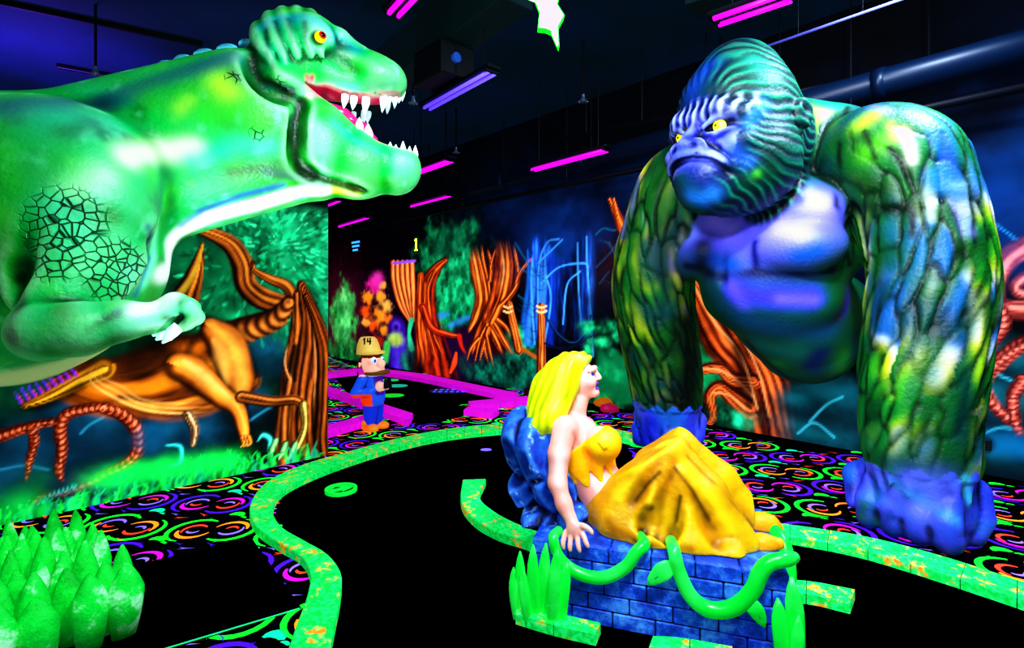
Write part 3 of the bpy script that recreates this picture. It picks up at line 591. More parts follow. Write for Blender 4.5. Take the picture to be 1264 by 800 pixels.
def extras(o, rot, k, S=1.0):
    crescent(-.02, .235, .05, .3, 2.9, .055, 5 if k else 1, rot, o, S, 7); crescent(.05, .20, .04, .6, 2.0, .02, 5 if k else 1, rot, o, S, 5)
    dart(.27, .20, .3, .055, .02, 4 if k else 7, rot, o, S); dart(-.27, .215, 2.8, .05, .018, 2 if k else 4, rot, o, S); dart(.16, .245, 3.0, .045, .015, 7 if k else 2, rot, o, S)
ang = math.radians(-12); rot0 = (math.cos(ang), math.sin(ang)); pitch = .52; cnt = 0
ii = 0
for gx in range(-26, 27):
    for gy in range(0, 34):
        o = np.array([gx*.66+(.30 if gy % 2 else 0), 1.2+gy*.43])
        o = np.array([o[0]*rot0[0]-o[1]*rot0[1]*.3, o[1]+o[0]*rot0[1]*.5])
        px = CX+o[0]/o[1]*F if o[1] > .3 else -9999
        if not (-420 < px < 1700) or (o-R0[:2])@V2 > -.22 or o[1] < 1.0: continue
        k = gy % 2; r = ang+(math.pi if gx % 2 else 0)+.12*((gx*7+gy*3) % 4-1.5); rr = (math.cos(r), math.sin(r))
        motif(o, rr, k); extras(o, rot0, (gx+gy//2) % 2)
m.cur = 0; fl = m.build('floor', NEON); tag(fl, kind='structure')
# ================================================================== PUTTING GREENS AND KERBS
TURF = flat('black felt turf', '#010101', .0, 1.0, (500, .4), .0)
def slab(name, poly, z, label, mat=TURF, cat='putting green', group=None):
    m = MB(); m.prism([(p[0], p[1], .002) for p in poly], (0, 0, z-.002)); o = m.build(name, mat); return tag(o, label, cat, group)
KERB_C = ('#08e060', '#ff8a10')
def kerb_mat(name, c1, c2, c3, emis, lo=.54, hi=.6):
    m, nt, b = nodes(name); tc = nt.nodes.new('ShaderNodeTexCoord')
    n = nt.nodes.new('ShaderNodeTexNoise'); n.inputs['Scale'].default_value = 9; n.inputs['Detail'].default_value = 8; n.inputs['Roughness'].default_value = .75
    r = nt.nodes.new('ShaderNodeValToRGB'); e = r.color_ramp.elements; e[0].position = lo; e[0].color = (*lin(c1), 1); e[1].position = hi; e[1].color = (*lin(c2), 1)
    n2 = nt.nodes.new('ShaderNodeTexNoise'); n2.inputs['Scale'].default_value = 40; n2.inputs['Detail'].default_value = 6
    r2 = nt.nodes.new('ShaderNodeValToRGB'); r2.color_ramp.elements[0].position = .42; r2.color_ramp.elements[1].position = .62
    mx = nt.nodes.new('ShaderNodeMixRGB'); mx.inputs['Color2'].default_value = (*lin(c3), 1)
    nt.links.new(tc.outputs['Object'], n.inputs['Vector']); nt.links.new(tc.outputs['Object'], n2.inputs['Vector']); nt.links.new(n.outputs['Fac'], r.inputs['Fac']); nt.links.new(n2.outputs['Fac'], r2.inputs['Fac'])
    ml = nt.nodes.new('ShaderNodeMath'); ml.operation = 'MULTIPLY'; ml.inputs[1].default_value = .55; nt.links.new(r2.outputs['Color'], ml.inputs[0])
    nt.links.new(ml.outputs[0], mx.inputs['Fac']); nt.links.new(r.outputs['Color'], mx.inputs['Color1'])
    nt.links.new(mx.outputs['Color'], b.inputs['Base Color']); nt.links.new(mx.outputs['Color'], b.inputs['Emission Color'])
    b.inputs['Emission Strength'].default_value = emis; b.inputs['Roughness'].default_value = .8
    bp = nt.nodes.new('ShaderNodeBump'); bp.inputs['Strength'].default_value = .6; bp.inputs['Distance'].default_value = .01
    nt.links.new(n2.outputs['Fac'], bp.inputs['Height']); nt.links.new(bp.outputs['Normal'], b.inputs['Normal']); return m
KG = kerb_mat('worn green kerb paint', '#00c850', '#f08a00', '#30f898', .5, .545, .6)
KM = kerb_mat('magenta kerb paint', '#d808d0', '#a008c0', '#f028e8', .5, .5, .8)
MORT = flat('dark kerb joint', '#04401c', .1, .9)
def kerb(name, outer, inner, label, mat=KG, z0=.0062, group=None, brick=.22, n=10, cat='kerb', h=.065):
    """kerb between two top edge lines given as floor points; separate bevelled bricks laid end to end, one continuous run"""
    A, B = catmull(outer, n), catmull(inner, n); A, B = (np.array([np.interp(np.linspace(0, 1, 160), np.linspace(0, 1, len(q)), q[:, i]) for i in range(2)]).T for q in (A, B))
    mid = (A+B)/2; s = np.concatenate([[0], np.cumsum(np.linalg.norm(np.diff(mid, axis=0), axis=1))]); nb = max(1, int(round(s[-1]/brick))); m = MB()
    at = lambda Q, t: np.array([np.interp(t, s, Q[:, 0]), np.interp(t, s, Q[:, 1])])
    for k in range(nb):
        t0, t1 = s[-1]*k/nb+.002, s[-1]*(k+1)/nb-.002; sub = 3; V = []
        for t in np.linspace(t0, t1, sub+1):
            a, b = at(A, t), at(B, t); e = unit(b-a)*.006
            for p, z in ((a, z0), (a, h-.007), (a+e, h), (b-e, h), (b, h-.007), (b, z0)): V.append((*p, z))
        Fs = [(i*6+j, i*6+j+1, (i+1)*6+j+1, (i+1)*6+j) for i in range(sub) for j in range(5)]+[tuple(range(6))[::-1], tuple(range(sub*6, sub*6+6))]
        m.cur = 0; m.add(V, Fs)
    m.cur = 1; V = []
    for t in np.linspace(.004, s[-1]-.004, 60):
        a, b = at(A, t), at(B, t); e = unit(b-a)*.004
        for p, z in ((a+e, z0), (a+e, h-.008), (b-e, h-.008), (b-e, z0)): V.append((*p, z))
    m.add(V, [(i*4+j, i*4+j+1, (i+1)*4+j+1, (i+1)*4+j) for i in range(59) for j in range(3)]+[(0, 1, 2, 3), (236, 239, 238, 237)])
    o = m.build(name, [mat, MORT]); return tag(o, label, cat, group)
H = .065
g2 = lambda pts, z=H: [G(*p, z)[:2] for p in pts]
# the long winding kerb on the left, photo top edges
out_e = [(790, 535), (720, 524), (640, 522), (560, 528), (490, 541), (430, 557), (375, 573), (330, 594), (309, 622), (315, 648), (345, 670), (372, 686), (383, 708), (379, 735), (368, 765), (352, 810)]
in_e = [(790, 545), (720, 533), (640, 530), (560, 537), (498, 549), (440, 566), (392, 583), (350, 604), (337, 628), (348, 650), (378, 668), (405, 684), (421, 707), (420, 735), (414, 765), (405, 810)]
kerb('kerb', g2(out_e), g2(in_e), 'long winding green kerb with orange wear sweeping around the left of the black green')
isl_o = [(571, 592), (569, 618), (585, 640), (615, 657), (650, 668), (682, 682)]
isl_i = [(600, 591), (592, 612), (606, 628), (634, 644), (668, 657), (700, 668)]
kerb('kerb', g2(isl_o), g2(isl_i), 'short curved green kerb ending in the black turf left of the stone bench')
kerb('kerb', g2([(930, 641), (975, 647), (1060, 660), (1150, 682), (1264, 718), (1330, 742)]), g2([(930, 656), (975, 661), (1056, 676), (1140, 700), (1264, 740), (1330, 764)]), "green kerb running along the carpet in front of the gorilla's fist")
kerb('kerb', g2([(900, 716), (985, 715), (1056, 727)]), g2([(900, 738), (985, 731), (1050, 744)]), 'short green kerb stub poking out to the right of the stone bench', n=4)
kerb('kerb', g2([(640, 742), (690, 756), (742, 768)]), g2([(636, 756), (684, 770), (736, 782)]), 'orange-worn green kerb piece under the left front corner of the stone bench', n=4)
kerb('kerb', g2([(806, 784), (840, 786), (905, 797)]), g2([(800, 800), (840, 806), (900, 818)]), 'green and orange kerb piece at the bottom edge in front of the stone bench', n=4)
main = [G(*p)[:2] for p in [(640, 532), (560, 540), (495, 553), (440, 570), (392, 588), (352, 608), (340, 632), (352, 656), (380, 674), (405, 690), (420, 715), (418, 745), (410, 790)]]
main += [np.array(p) for p in ((-.45, 1.1), (2.3, 1.1), (2.6, 1.6))]+[G(*p)[:2] for p in [(1264, 745), (1140, 704), (1056, 680), (975, 664), (900, 652), (800, 600), (770, 545), (720, 535)]]
slab('putting_green', main, .006, 'large black felt putting green winding around the stone bench')
slab('putting_green', [G(*p)[:2] for p in [(100, 712), (312, 667), (372, 752), (180, 812), (40, 830)]], .006, 'small black felt mat on the carpet beside the grass clump')
m = MB(); a, b = G(370, 751, .01), G(200, 802, .01); m.tube([a, b], .004, 6); tag(m.build('edging_strip', flat('teal edging', '#20d890', .6)), 'thin glowing teal edging strip along the small black mat', 'strip')
# far hole with magenta kerbs
far = [G(*p)[:2] for p in [(412, 464), (470, 459), (560, 476), (640, 490), (560, 500), (610, 506), (520, 525), (440, 500)]]
slab('putting_green', far, .006, 'far black felt putting green inside the magenta kerbs')
KH = .09
gk = lambda pts: g2(pts, KH)
kerb('kerb', gk([(405, 458.5), (455, 454.5), (520, 461), (585, 474), (640, 485)]), gk([(405, 462.5), (455, 458.5), (516, 466), (582, 480), (630, 489.5)]), 'long magenta kerb running along the foot of the tree mural', KM, n=4, h=KH)
kerb('kerb', gk([(652, 488.5), (612, 492), (578, 495)]), gk([(652, 494), (614, 498), (580, 501)]), 'short magenta kerb returning from the tree mural toward the green', KM, n=4, h=KH)
kerb('kerb', gk([(577, 502), (592, 503), (616, 505)]), gk([(572, 506), (586, 507), (608, 510)]), 'small magenta kerb stub at the right end of the far green', KM, n=4, h=KH)
kerb('kerb', gk([(398, 474), (440, 488), (510, 510)]), gk([(390, 478), (436, 494), (504, 519)]), 'diagonal magenta kerb passing behind the cartoon golfer', KM, n=4, h=KH)
kerb('kerb', gk([(395, 526), (420, 520), (452, 511)]), gk([(398, 534), (424, 527), (456, 518)]), "magenta kerb beside the cartoon golfer's heels", KM, n=4, h=KH)
# tee mark, cup, lit marks on the turf
GRN = flat('neon green rubber', '#10e050', .55, .6)
t = empty('tee_marker', G(421, 604), 'low green oval tee marker with a cut-out arrow on the black turf', 'tee marker'); c = G(421, 603, .03); m = MB()
N = 28; ro = [(c[0]+.13*math.cos(2*math.pi*i/N), c[1]+.13*math.sin(2*math.pi*i/N)) for i in range(N)]; ri = [(c[0]+.105*math.cos(2*math.pi*i/N), c[1]+.105*math.sin(2*math.pi*i/N)) for i in range(N)]
V = [(*p, z) for z in (.007, .035) for p in ro]+[(*p, z) for z in (.007, .035) for p in ri]
m.add(V, [(i, (i+1) % N, N+(i+1) % N, N+i) for i in range(N)]+[(3*N+i, N+i, N+(i+1) % N, 3*N+(i+1) % N) for i in range(N)]+[(2*N+(i+1) % N, 2*N+i, 3*N+i, 3*N+(i+1) % N) for i in range(N)])
m.build('ring', GRN, t); m = MB(); m.box((c[0], c[1], .012), (.15, .15, .01), bev=.003); m.build('plate', flat('dark green rubber', '#02200c', .05), t)
m = MB(); a = math.radians(35); m.prism([(c[0]+x*math.cos(a)-y*math.sin(a), c[1]+x*math.sin(a)+y*math.cos(a), .017) for x, y in ((.09, 0), (.0, .04), (.0, .013), (-.09, .013), (-.09, -.013), (.0, -.013), (.0, -.04))], (0, 0, .016)); m.build('arrow', GRN, t)
def disc(name, p, r, z, mat, label, cat, sq=1.0, ang=0):
    m = MB(); ca, sa = math.cos(ang), math.sin(ang); m.prism([(p[0]+r*math.cos(a)*ca-r*sq*math.sin(a)*sa, p[1]+r*math.cos(a)*sa+r*sq*math.sin(a)*ca, .0062) for a in np.linspace(0, 2*math.pi, 20, endpoint=False)], (0, 0, z)); return tag(m.build(name, mat), label, cat)
LIL = flat('lilac glow', '#7a6aff', 1.0)
disc('hole_cup', G(600, 556), .06, .003, LIL, 'lilac rimmed hole cup far out on the large black green', 'cup', .8)
t = empty('floor_mark', G(555, 483), 'blue lettered oval mat on the far black green', 'mat'); q = G(555, 483); disc_m = MB()
disc_m.prism([(q[0]+.36*math.cos(a), q[1]+.3*math.sin(a), .0065) for a in np.linspace(0, 2*math.pi, 24, endpoint=False)], (0, 0, .003)); disc_m.build('mat', flat('navy mat', '#101060', .25), t)
BGL = flat('blue glow', '#2a6aff', 1.2)
for r in range(2):
    m = MB()
    for k in range(6): m.box((q[0]-.25+k*.1, q[1]-.1+r*.2, .011), (.05+.02*(k % 2), .09, .002))
    m.build('marking', BGL, t)
for i, (px, py, c, lab) in enumerate([(480, 470, '#10c868', 'green oval tee mat left of the far hole, farthest of three'), (490, 477, '#18b8a0', 'teal oval tee mat behind the cartoon golfer, middle of three'), (484, 489, '#10d840', "bright green oval tee mat by the cartoon golfer's elbow, nearest of three")]):
    disc('tee_mat', G(px, py), .2, .01, flat('tee mat %s' % c, c, .6), lab, 'mat', .8)
# ================================================================== WALL SIGNS, STAR, CEILING
LETT = flat('blue glowing lettering', '#3a8aff', 2.2); GLOW = flat('glowing green sign', '#8aff3a', 1.6); GY = flat('glowing yellow green', '#c8ff50', 2.0); STARM = flat('white hot green star', '#b8ffb0', 3.0, ecol='#a0ff90'); STARE = flat('green star rim', '#10ff20', 1.4)
w = on_plane(516, 302, R0, VD)-VD*.03; t = empty('hole_sign', w, 'small glowing green sign with number 1 high on the seam of the walls', 'sign')
m = MB(); m.box(w, (.16, .03, .36), (UD, VD, [0, 0, 1.]), .008); m.build('plate', flat('dark green plate', '#0a3a14', .3), t)
m = MB(); f = -VD*.022
m.box(w+f+np.array([0, 0, .01]), (.045, .012, .24), (UD, VD, [0, 0, 1.])); m.box(w+f-np.array([0, 0, .125]), (.11, .012, .035), (UD, VD, [0, 0, 1.]))
m.box(w+f-UD*.03+np.array([0, 0, .105]), (.06, .012, .03), (unit(UD+np.array([0, 0, .7])), VD, unit(np.cross(unit(UD+np.array([0, 0, .7])), VD))))
m.build('numeral', GY, t)
w = on_plane(441, 304, R0, VD)-VD*.03; t = empty('wall_sign', w, 'glowing blue sign with three rows of lettering high on the plum wall', 'sign')
m = MB(); m.box(w, (.52, .03, .36), (UD, VD, [0, 0, 1.]), .01); m.build('plate', flat('navy plate', '#080a2c', .2), t)
for r in range(3):
    m = MB(); x = -.21+.03*r
    while x < .2-.03*r:
        l = random.choice([.03, .045, .06]); m.box(w-VD*.02+UD*(x+l/2)+np.array([0, 0, .1-r*.1]), (l, .01, .05), (UD, VD, [0, 0, 1.])); x += l+.022
    m.build('lettering', LETT, t)
YS = 3.4
t = empty('star_lamp', P(676, 10, YS), 'glowing green star lamp hanging from the dark ceiling', 'lamp')
poly = [(662, -2), (667, 11), (665, 32), (674, 33), (681, 36), (689, 54), (688, 31), (695, 18), (687, 5), (692, -14), (680, -8), (668, -22), (668, -8), (652, -6)]
m = MB(); m.prism([P(*p, YS) for p in poly][::-1], (0, .05, 0)); m.build('star_face', STARM, t)
cc = np.array([676, 10.]); m = MB(); m.prism([P(*(cc+(np.array(p)-cc)*1.10), YS+.02) for p in poly][::-1], (0, .06, 0)); m.build('star_rim', STARE, t)
m = MB(); a = P(676, -18, YS+.05); m.tube([a, (a[0], a[1], CEIL)], .004, 6); m.build('wire', flat('black wire', '#101010'), t)
DARK = flat('dull black steel', '#0c121c', .06, .5, None, .3); TEAL = flat('dark teal paint', '#0c3034', .22, .6); PIPE = flat('dark blue duct', '#05223e', .16, .4, None, .4)  # slight emission in place of light, so ceiling metalwork and beam show
TUBE = {'m': flat('magenta tube', '#e818e0', 1.6, ecol='#d80cd8'), 'b': flat('violet blue tube', '#8a78ff', 1.6, ecol='#5a40e8')}
def fixture(p0, p1, z, kind, label, pair=True, sep=.075):
    a, b = G2(p0, z), G2(p1, z); d = unit(b-a); n = np.array([-d[1], d[0], 0]); c = (a+b)/2; L = np.linalg.norm(b-a); up = np.array([0, 0, 1.])
    t = empty('tube_light', c, label, 'light'); m = MB(); m.box(c+up*.045, (L+.1, .16, .04), (d, n, up), .01)
    for e in (a, b): m.box(e+up*.02-d*.0, (.03, .15, .05), (d, n, up), .006)
    m.build('housing', DARK, t)
    for s in ((-1, 1) if pair else (0,)):
        m = MB(); m.tube([a+n*s*sep/2, b+n*s*sep/2], .019, 10); m.build('tube', TUBE[kind], t, smooth=True)
    for e in (a+d*.12, b-d*.12): m = MB(); m.tube([e+up*.06, (e[0], e[1], CEIL)], .006, 6); m.build('hanger', DARK, t)
def G2(p, z): 
    Y = (z-EYE)*F/(HY-p[1]); return np.array([(p[0]-CX)/F*Y, Y, z])
ZL = 3.75
fixture((527, 134), (607, 90), ZL, 'b', 'blue violet twin tube light hanging beside the projector')
fixture((658, 210), (748, 186), 3.45, 'm', 'magenta tube light above the waterfall mural')
fixture((884, 27), (975, -4), ZL, 'm', 'magenta twin tube light above the gorilla', sep=.12)
fixture((486, 18), (512, -10), ZL, 'm', 'magenta tube light at the top edge left of the star lamp')
fixture((514, 214), (556, 199), 3.5, 'm', "magenta tube light beyond the dinosaur's lower jaw")
fixture((507, 255), (556, 242), 3.3, 'm', 'magenta tube light below the dinosaur jaw tip', False)
fixture((418, 280), (455, 269), 3.2, 'm', 'farthest magenta tube light over the plum wall', False)
fixture((405, 254), (420, 248), 3.4, 'm', 'magenta tube light at the end of the left partition', False)
def duct(p0, p1, z, r, mat, name, label, cat='duct', rings=0):
    a, b = G2(p0, z), G2(p1, z); d = unit(b-a); t = empty(name, (a+b)/2, label, cat); m = MB(); m.tube([a-d*(2.0 if r > .02 else .2), b+d*.2], r, 20); m.build('run', mat, t, smooth=True)
    if rings:
        for q in np.linspace(.15, .9, rings): m = MB(); e = a+(b-a)*q; m.tube([e-d*.05, e+d*.05], r*1.1, 20); m.build('collar', mat, t, smooth=True)
    for q in np.linspace(.1, .9, 4) if r > .02 else (.25, .75): m = MB(); e = a+(b-a)*q; m.tube([e, (e[0], e[1], CEIL)], .008 if r > .02 else .003, 6); m.build('strap', DARK, t)
duct((1290, 50), (590, 232), 3.65, .13, PIPE, 'duct', 'thick dark blue round duct running along the right wall', rings=4)
duct((1300, 100), (400, 292), 3.3, .035, DARK, 'pipe', 'thin black pipe below the round duct', 'pipe')
duct((1110, 0), (950, 56), 4.0, .012, flat('lavender cable', '#8a8aff', .12), 'cable', 'thin lavender lit cable behind the gorilla head', 'cable')
duct((1000, 110), (700, 170), 3.8, .03, DARK, 'pipe', 'thin black sprinkler pipe between the gorilla and the star', 'pipe')
def beam(p0, p1, z, w, h, mat, name, label):
    z = CEIL-h
    a, b = G2(p0, z), G2(p1, z); d = unit(b-a); n = np.array([-d[1], d[0], 0]); m = MB(); m.box((a+b)/2+np.array([0, 0, (CEIL-z)*0+h/2]), (np.linalg.norm(b-a), w, h), (d, n, [0, 0, 1.]), .01); return tag(m.build(name, mat), label, 'beam')
beam((430, 150), (640, 5), 4.2, .35, .5, TEAL, 'beam', 'boxed dark teal ceiling beam behind the dinosaur head')
beam((-10, 4), (250, 58), 4.55, .05, .06, DARK, 'lighting_track', 'black lighting track on the purple ceiling above the dinosaur')
beam((70, 84), (170, 102), 4.2, .06, .06, DARK, 'conduit', 'black conduit stub above the dinosaur back')
beam((850, 14), (940, -14), 4.3, .3, .12, TEAL, 'cable_tray', 'dark cable tray at the top edge above the gorilla')
# projector box
c = G2((548, 84), 4.0); u, v = UD, VD; up = np.array([0, 0, 1.]); t = empty('projector', c, 'black ceiling projector box with a small lens', 'projector')
m = MB(); m.box(c, (.5, .42, .34), (u, v, up), .015); m.build('case', flat('projector case', '#10151c', .0, .5), t)
m = MB(); q = c-v*.05+u*.26; m.tube([q-u*.03, q+u*.03], .05, 14); m.build('lens', flat('lens glass', '#3a6ac0', .15, .1), t)
m = MB(); m.tube([c, (c[0], c[1], CEIL)], .02, 8); m.build('mount', DARK, t)
CHR = flat('chrome', '#9ab0c8', .05, .25, None, .6, .8)
for i, (px, py, z, lab) in enumerate([(118, 88, 4.0, 'small chrome sprinkler head above the dinosaur back'), (720, 122, 4.0, 'small chrome sprinkler head right of the star lamp'), (563, 186, 4.0, 'small chrome sprinkler head right of the dinosaur teeth'), (510, 124, 4.0, 'small pale camera dome beside the dinosaur snout')]):
    c = G2((px, py), z); t = empty('sprinkler_head' if i < 3 else 'camera_dome', c, lab, 'sprinkler' if i < 3 else 'camera')
    m = MB(); m.tube([c, (c[0], c[1], CEIL)], .012, 8); m.build('drop_pipe', DARK, t)
    m = MB(); m.tube([c-up*.03, c+up*.02, c+up*.05], [.035, .02, .02], 12)
    for k in range(8): a = k*math.pi/4; m.box(c-up*.035+np.array([math.cos(a), math.sin(a), 0])*.045, (.03, .012, .008), ([math.cos(a), math.sin(a), 0], [-math.sin(a), math.cos(a), 0], up))
    m.build('head', CHR if i < 3 else flat('pale dome', '#5a8a8a', .15), t)
# small electrical box low on the right wall, lost bits at the wall foot
w = on_plane(1216, 548, R0, VD)-VD*.02; m = MB(); m.box(w, (.09, .04, .1), (UD, VD, up), .006); m.cur = 1; m.box(w-VD*.022+up*.02, (.03, .006, .02), (UD, VD, up)); m.box(w-VD*.022-up*.02, (.03, .006, .02), (UD, VD, up))
tag(m.build('wall_socket', [flat('dark socket', '#0a2a30', .05), flat('socket holes', '#020405')]), 'small dark wall socket low on the mural right of the gorilla', 'socket')
# painted toadstool-like rocks behind the woman's chin
for i, (px, py, r, c, lab) in enumerate([(745, 490, .1, '#d87a10', 'orange rock at the mural foot behind the woman statue chin'), (752, 497, .09, '#c02060', 'crimson rock on the carpet behind the woman statue chin'), (662, 478, .14, '#3a0a18', 'dark maroon rock behind the woman statue hair at the magenta kerb')]):
    q = G(px, py+12); cly = Clay(q-r*2, q+r*2.2, .02); cly.ell(q+np.array([0, 0, r*.6]), (r*1.5, r, r*.8)); cly.ell(q+np.array([r*.5, 0, r*.4]), (r, r*.8, r*.5))
    s = cly.net(2).base(c); s.V[:, 2] = np.maximum(s.V[:, 2], .003); s.V += .02*np.stack([fbm(s.V[:, 0]*9, s.V[:, 1]*9, s.V[:, 2]*9, 3, j) for j in range(3)], 1); s.V[:, 2] = np.maximum(s.V[:, 2], .002)
    tag(s.build('rock', paint_mat('rock paint %d' % i, .4), None, loc=q), lab, 'rock')
# ================================================================== TYRANNOSAUR STATUE
YT = lambda px: 2.75+.75*px/430
def T(px, py, d=0.0): return P(px, py, YT(px)+d)
def tr(px, r): return r*YT(px)/F
AX = unit([T(430, 200)[0]-T(0, 200)[0], T(430, 200)[1]-T(0, 200)[1], 0]); SIDE = np.array([AX[1], -AX[0], 0]); UPV = np.array([0, 0, 1.])   # SIDE points at the viewer
FR = (AX, SIDE, UPV)
def S(px, py, s, far=False):           # point s metres off the mid plane whose near twin shows at (px, py)
    r = np.array([(px-CX)/F, 1, (HY-py)/F]); o = np.array([0, 0, EYE]); q = o+r*(((T(200, 200)-o)@SIDE+s)/(r@SIDE))
    return q-2*s*SIDE if far else q
rex = empty('tyrannosaur_statue', (*T(60, 300)[:2], 0), 'huge green tyrannosaur statue with open toothy jaws leaning in from the left', 'dinosaur statue')
hip = T(60, 300)-AX*2.3+np.array([0, 0, -.02])
cl_ = Clay(np.array([-4.1, 1.25, .85]), np.array([-.35, 4.15, 3.75]), .0135)
# trunk, neck
cl_.ell(T(10, 296), (.71, .62, tr(20, 172)), FR, .1)
cl_.cone(T(-170, 300), T(15, 286, .05), .78, tr(15, 142), .15, sq=(SIDE, .85))
cl_.cone(T(100, 222, .08), T(310, 160), tr(100, 108), tr(310, 94), .12, sq=(SIDE, .78))
cl_.ell(T(148, 290, .1), (tr(160, 34), .42, tr(160, 92)), FR, .1)             # breast
cl_.cone(T(142, 335, .1), T(20, 400, .1), tr(160, 50), tr(20, 74), .12)       # keel of the belly
cl_.cone(T(230, 255, .03), T(395, 232, .03), tr(220, 26), tr(390, 13), .08)   # throat wattle
# shoulder, arm
cl_.ell(T(62, 225, -.30), (.46, .3, .42), FR, .16)
sh = T(95, 300, -.62); elb = T(50, 410, -.66); wri = T(196, 392, -.72)
cl_.cone(T(95, 270, -.42), T(50, 405, -.60), .30, .135, .12, sq=(SIDE, .7))
cl_.cone(T(150, 330, -.46), T(70, 410, -.58), .13, .11, .06, sq=(SIDE, .7))
cl_.chain([elb, T(100, 406, -.72), T(150, 396, -.73), wri], [.12, .11, .085, .066], .04)
cl_.chain([wri, T(216, 378, -.73), T(234, 381, -.74)], [.066, .060, .05], .03)
for k, (a, b, c) in enumerate([((232, 376), (243, 392), (226, 404)), ((224, 380), (233, 398), (214, 408)), ((214, 386), (218, 398), (206, 404))]):
    z = -.78+.05*k; cl_.chain([T(*a, z), T(*b, z), T(*c, z)], [.038, .034, .026], .012)
cl_.chain([T(120, 405, -.60), T(150, 382, -.62), T(172, 372, -.62)], .022, .03, 'sub')
cl_.chain([T(26, 250, -.62), T(16, 330, -.58), T(12, 410, -.56), T(40, 447, -.5)], .05, .06, 'sub')
cl_.chain([T(192, 302, -.42), T(186, 340, -.46), T(160, 376, -.5)], .025, .06, 'sub')
# skull: cheek, fluted crest, snout
cl_.ell(T(357, 74), (tr(357, 44), .25, tr(357, 54)), FR, .06)
cl_.ell(T(383, 60), (tr(383, 32), .27, tr(383, 38)), FR, .05)
cl_.ell(T(345, 120), (tr(345, 40), .29, tr(345, 46)), FR, .08)
cl_.cone(T(385, 84), T(450, 95), tr(385, 46), tr(450, 33), .05, sq=(SIDE, .85))
cl_.ell(T(466, 100), (tr(466, 36), .19, tr(466, 28)), FR, .05)
for f in (False, True):
    for k, (x, y) in enumerate([(320, 40), (334, 27), (350, 21), (367, 20), (383, 24)]):
        cl_.chain([S(x, y-4, .05, f), S(x+2, y+8, .16, f), S(x+9, y+28, .25, f), S(x+19, y+50, .285, f)], [.05, .06, .045, .012], .02, n=4)
    cl_.chain([S(402, 36, .16, f), S(420, 46, .16, f), S(444, 62, .13, f)], [.04, .045, .03], .05)
    cl_.ell(S(394, 46, .24, f), (.085, .06, .085), FR, .04)
    cl_.ell(S(428, 76, .28, f), (.12, .07, .06), (unit(AX-UPV*.4), SIDE, unit(UPV+AX*.4)), .07, 'sub')
    cl_.ell(S(395, 47, .315, f), (.055, .04, .05), FR, .015, 'sub')
    cl_.ell(S(493, 95, .10, f), (.018, .03, .012), FR, .012, 'sub')
# lower jaw
cl_.ell(T(392, 185), (tr(400, 46), .26, tr(400, 60)), FR, .05)
cl_.cone(T(405, 192), T(486, 210), tr(412, 49), tr(488, 30), .05, sq=(SIDE, .8))
cl_.ell(T(490, 208), (tr(488, 29), .17, tr(488, 30)), FR, .04)
cl_.ell(T(372, 178), (tr(375, 30), .28, tr(375, 60)), FR, .06)
cl_.ell(T(440, 208), (tr(440, 40), .20, tr(440, 38)), FR, .05)
# the open mouth
W3 = .5
mouth = [(376, 119), (400, 119), (425, 124), (450, 130)]
def wedge(poly, half, k=.015):
    """cut a side-view polygon right through the head"""
    lo = np.min([T(*p)-SIDE*half for p in poly]+[T(*p)+SIDE*half for p in poly], axis=0)-.05; hi = np.max([T(*p)-SIDE*half for p in poly]+[T(*p)+SIDE*half for p in poly], axis=0)+.05
    sl, (x, y, z) = cl_._box(lo, hi); o = T(400, 150); u = (x-o[0])*AX[0]+(y-o[1])*AX[1]; w = z-o[2]; pts = [((T(*p)-o)@AX, (T(*p)-o)[2]) for p in poly]
    D = np.full(u.shape, 9.0); ins = np.zeros(u.shape, bool)
    for (a0, a1), (b0, b1) in zip(pts, pts[1:]+pts[:1]):
        dx, dy = b0-a0, b1-a1; t = np.clip(((u-a0)*dx+(w-a1)*dy)/(dx*dx+dy*dy), 0, 1); D = np.minimum(D, np.hypot(u-a0-t*dx, w-a1-t*dy))
        c = ((a1 > w) != (b1 > w)) & (u < (b0-a0)*(w-a1)/(b1-a1+1e-12)+a0); ins ^= c
    D = np.where(ins, -D, D).astype(np.float32); s_ = np.abs((x-o[0])*SIDE[0]+(y-o[1])*SIDE[1])-half
    cl_._apply(sl, np.maximum(D, s_), k, 'sub')
wedge([(372, 117), (400, 115), (430, 122), (455, 125), (480, 122), (512, 116), (540, 112), (540, 184), (515, 191), (490, 188), (462, 178), (440, 158), (415, 136), (395, 126)], .34)
cl_.ell(T(452, 108), (.16, .085, .05), FR, .03, 'sub'); 
cl_.chain([S(376, 122, .27), S(368, 140, .29), S(366, 168, .3), S(368, 198, .28), S(385, 218, .22)], [.014, .02, .024, .022, .014], .06, 'sub', n=6)
cl_.chain([S(372, 208, .25), S(410, 226, .22), S(450, 236, .14)], [.014, .014, .01], .05, 'sub', n=6)
cl_.chain([S(312, 70, .28), S(322, 98, .32), S(340, 112, .33), S(366, 118, .3)], [.03, .03, .03, .022], .08, 'sub', n=6)
for k in range(6): cl_.chain([S(462+k*6.5, 92+k*1.2, .17-.012*k), S(464+k*6.5, 106+k, .175-.013*k), S(463+k*6.5, 116, .17-.012*k)], .008, .02, 'sub')
sk = cl_.net(2); V = sk.V
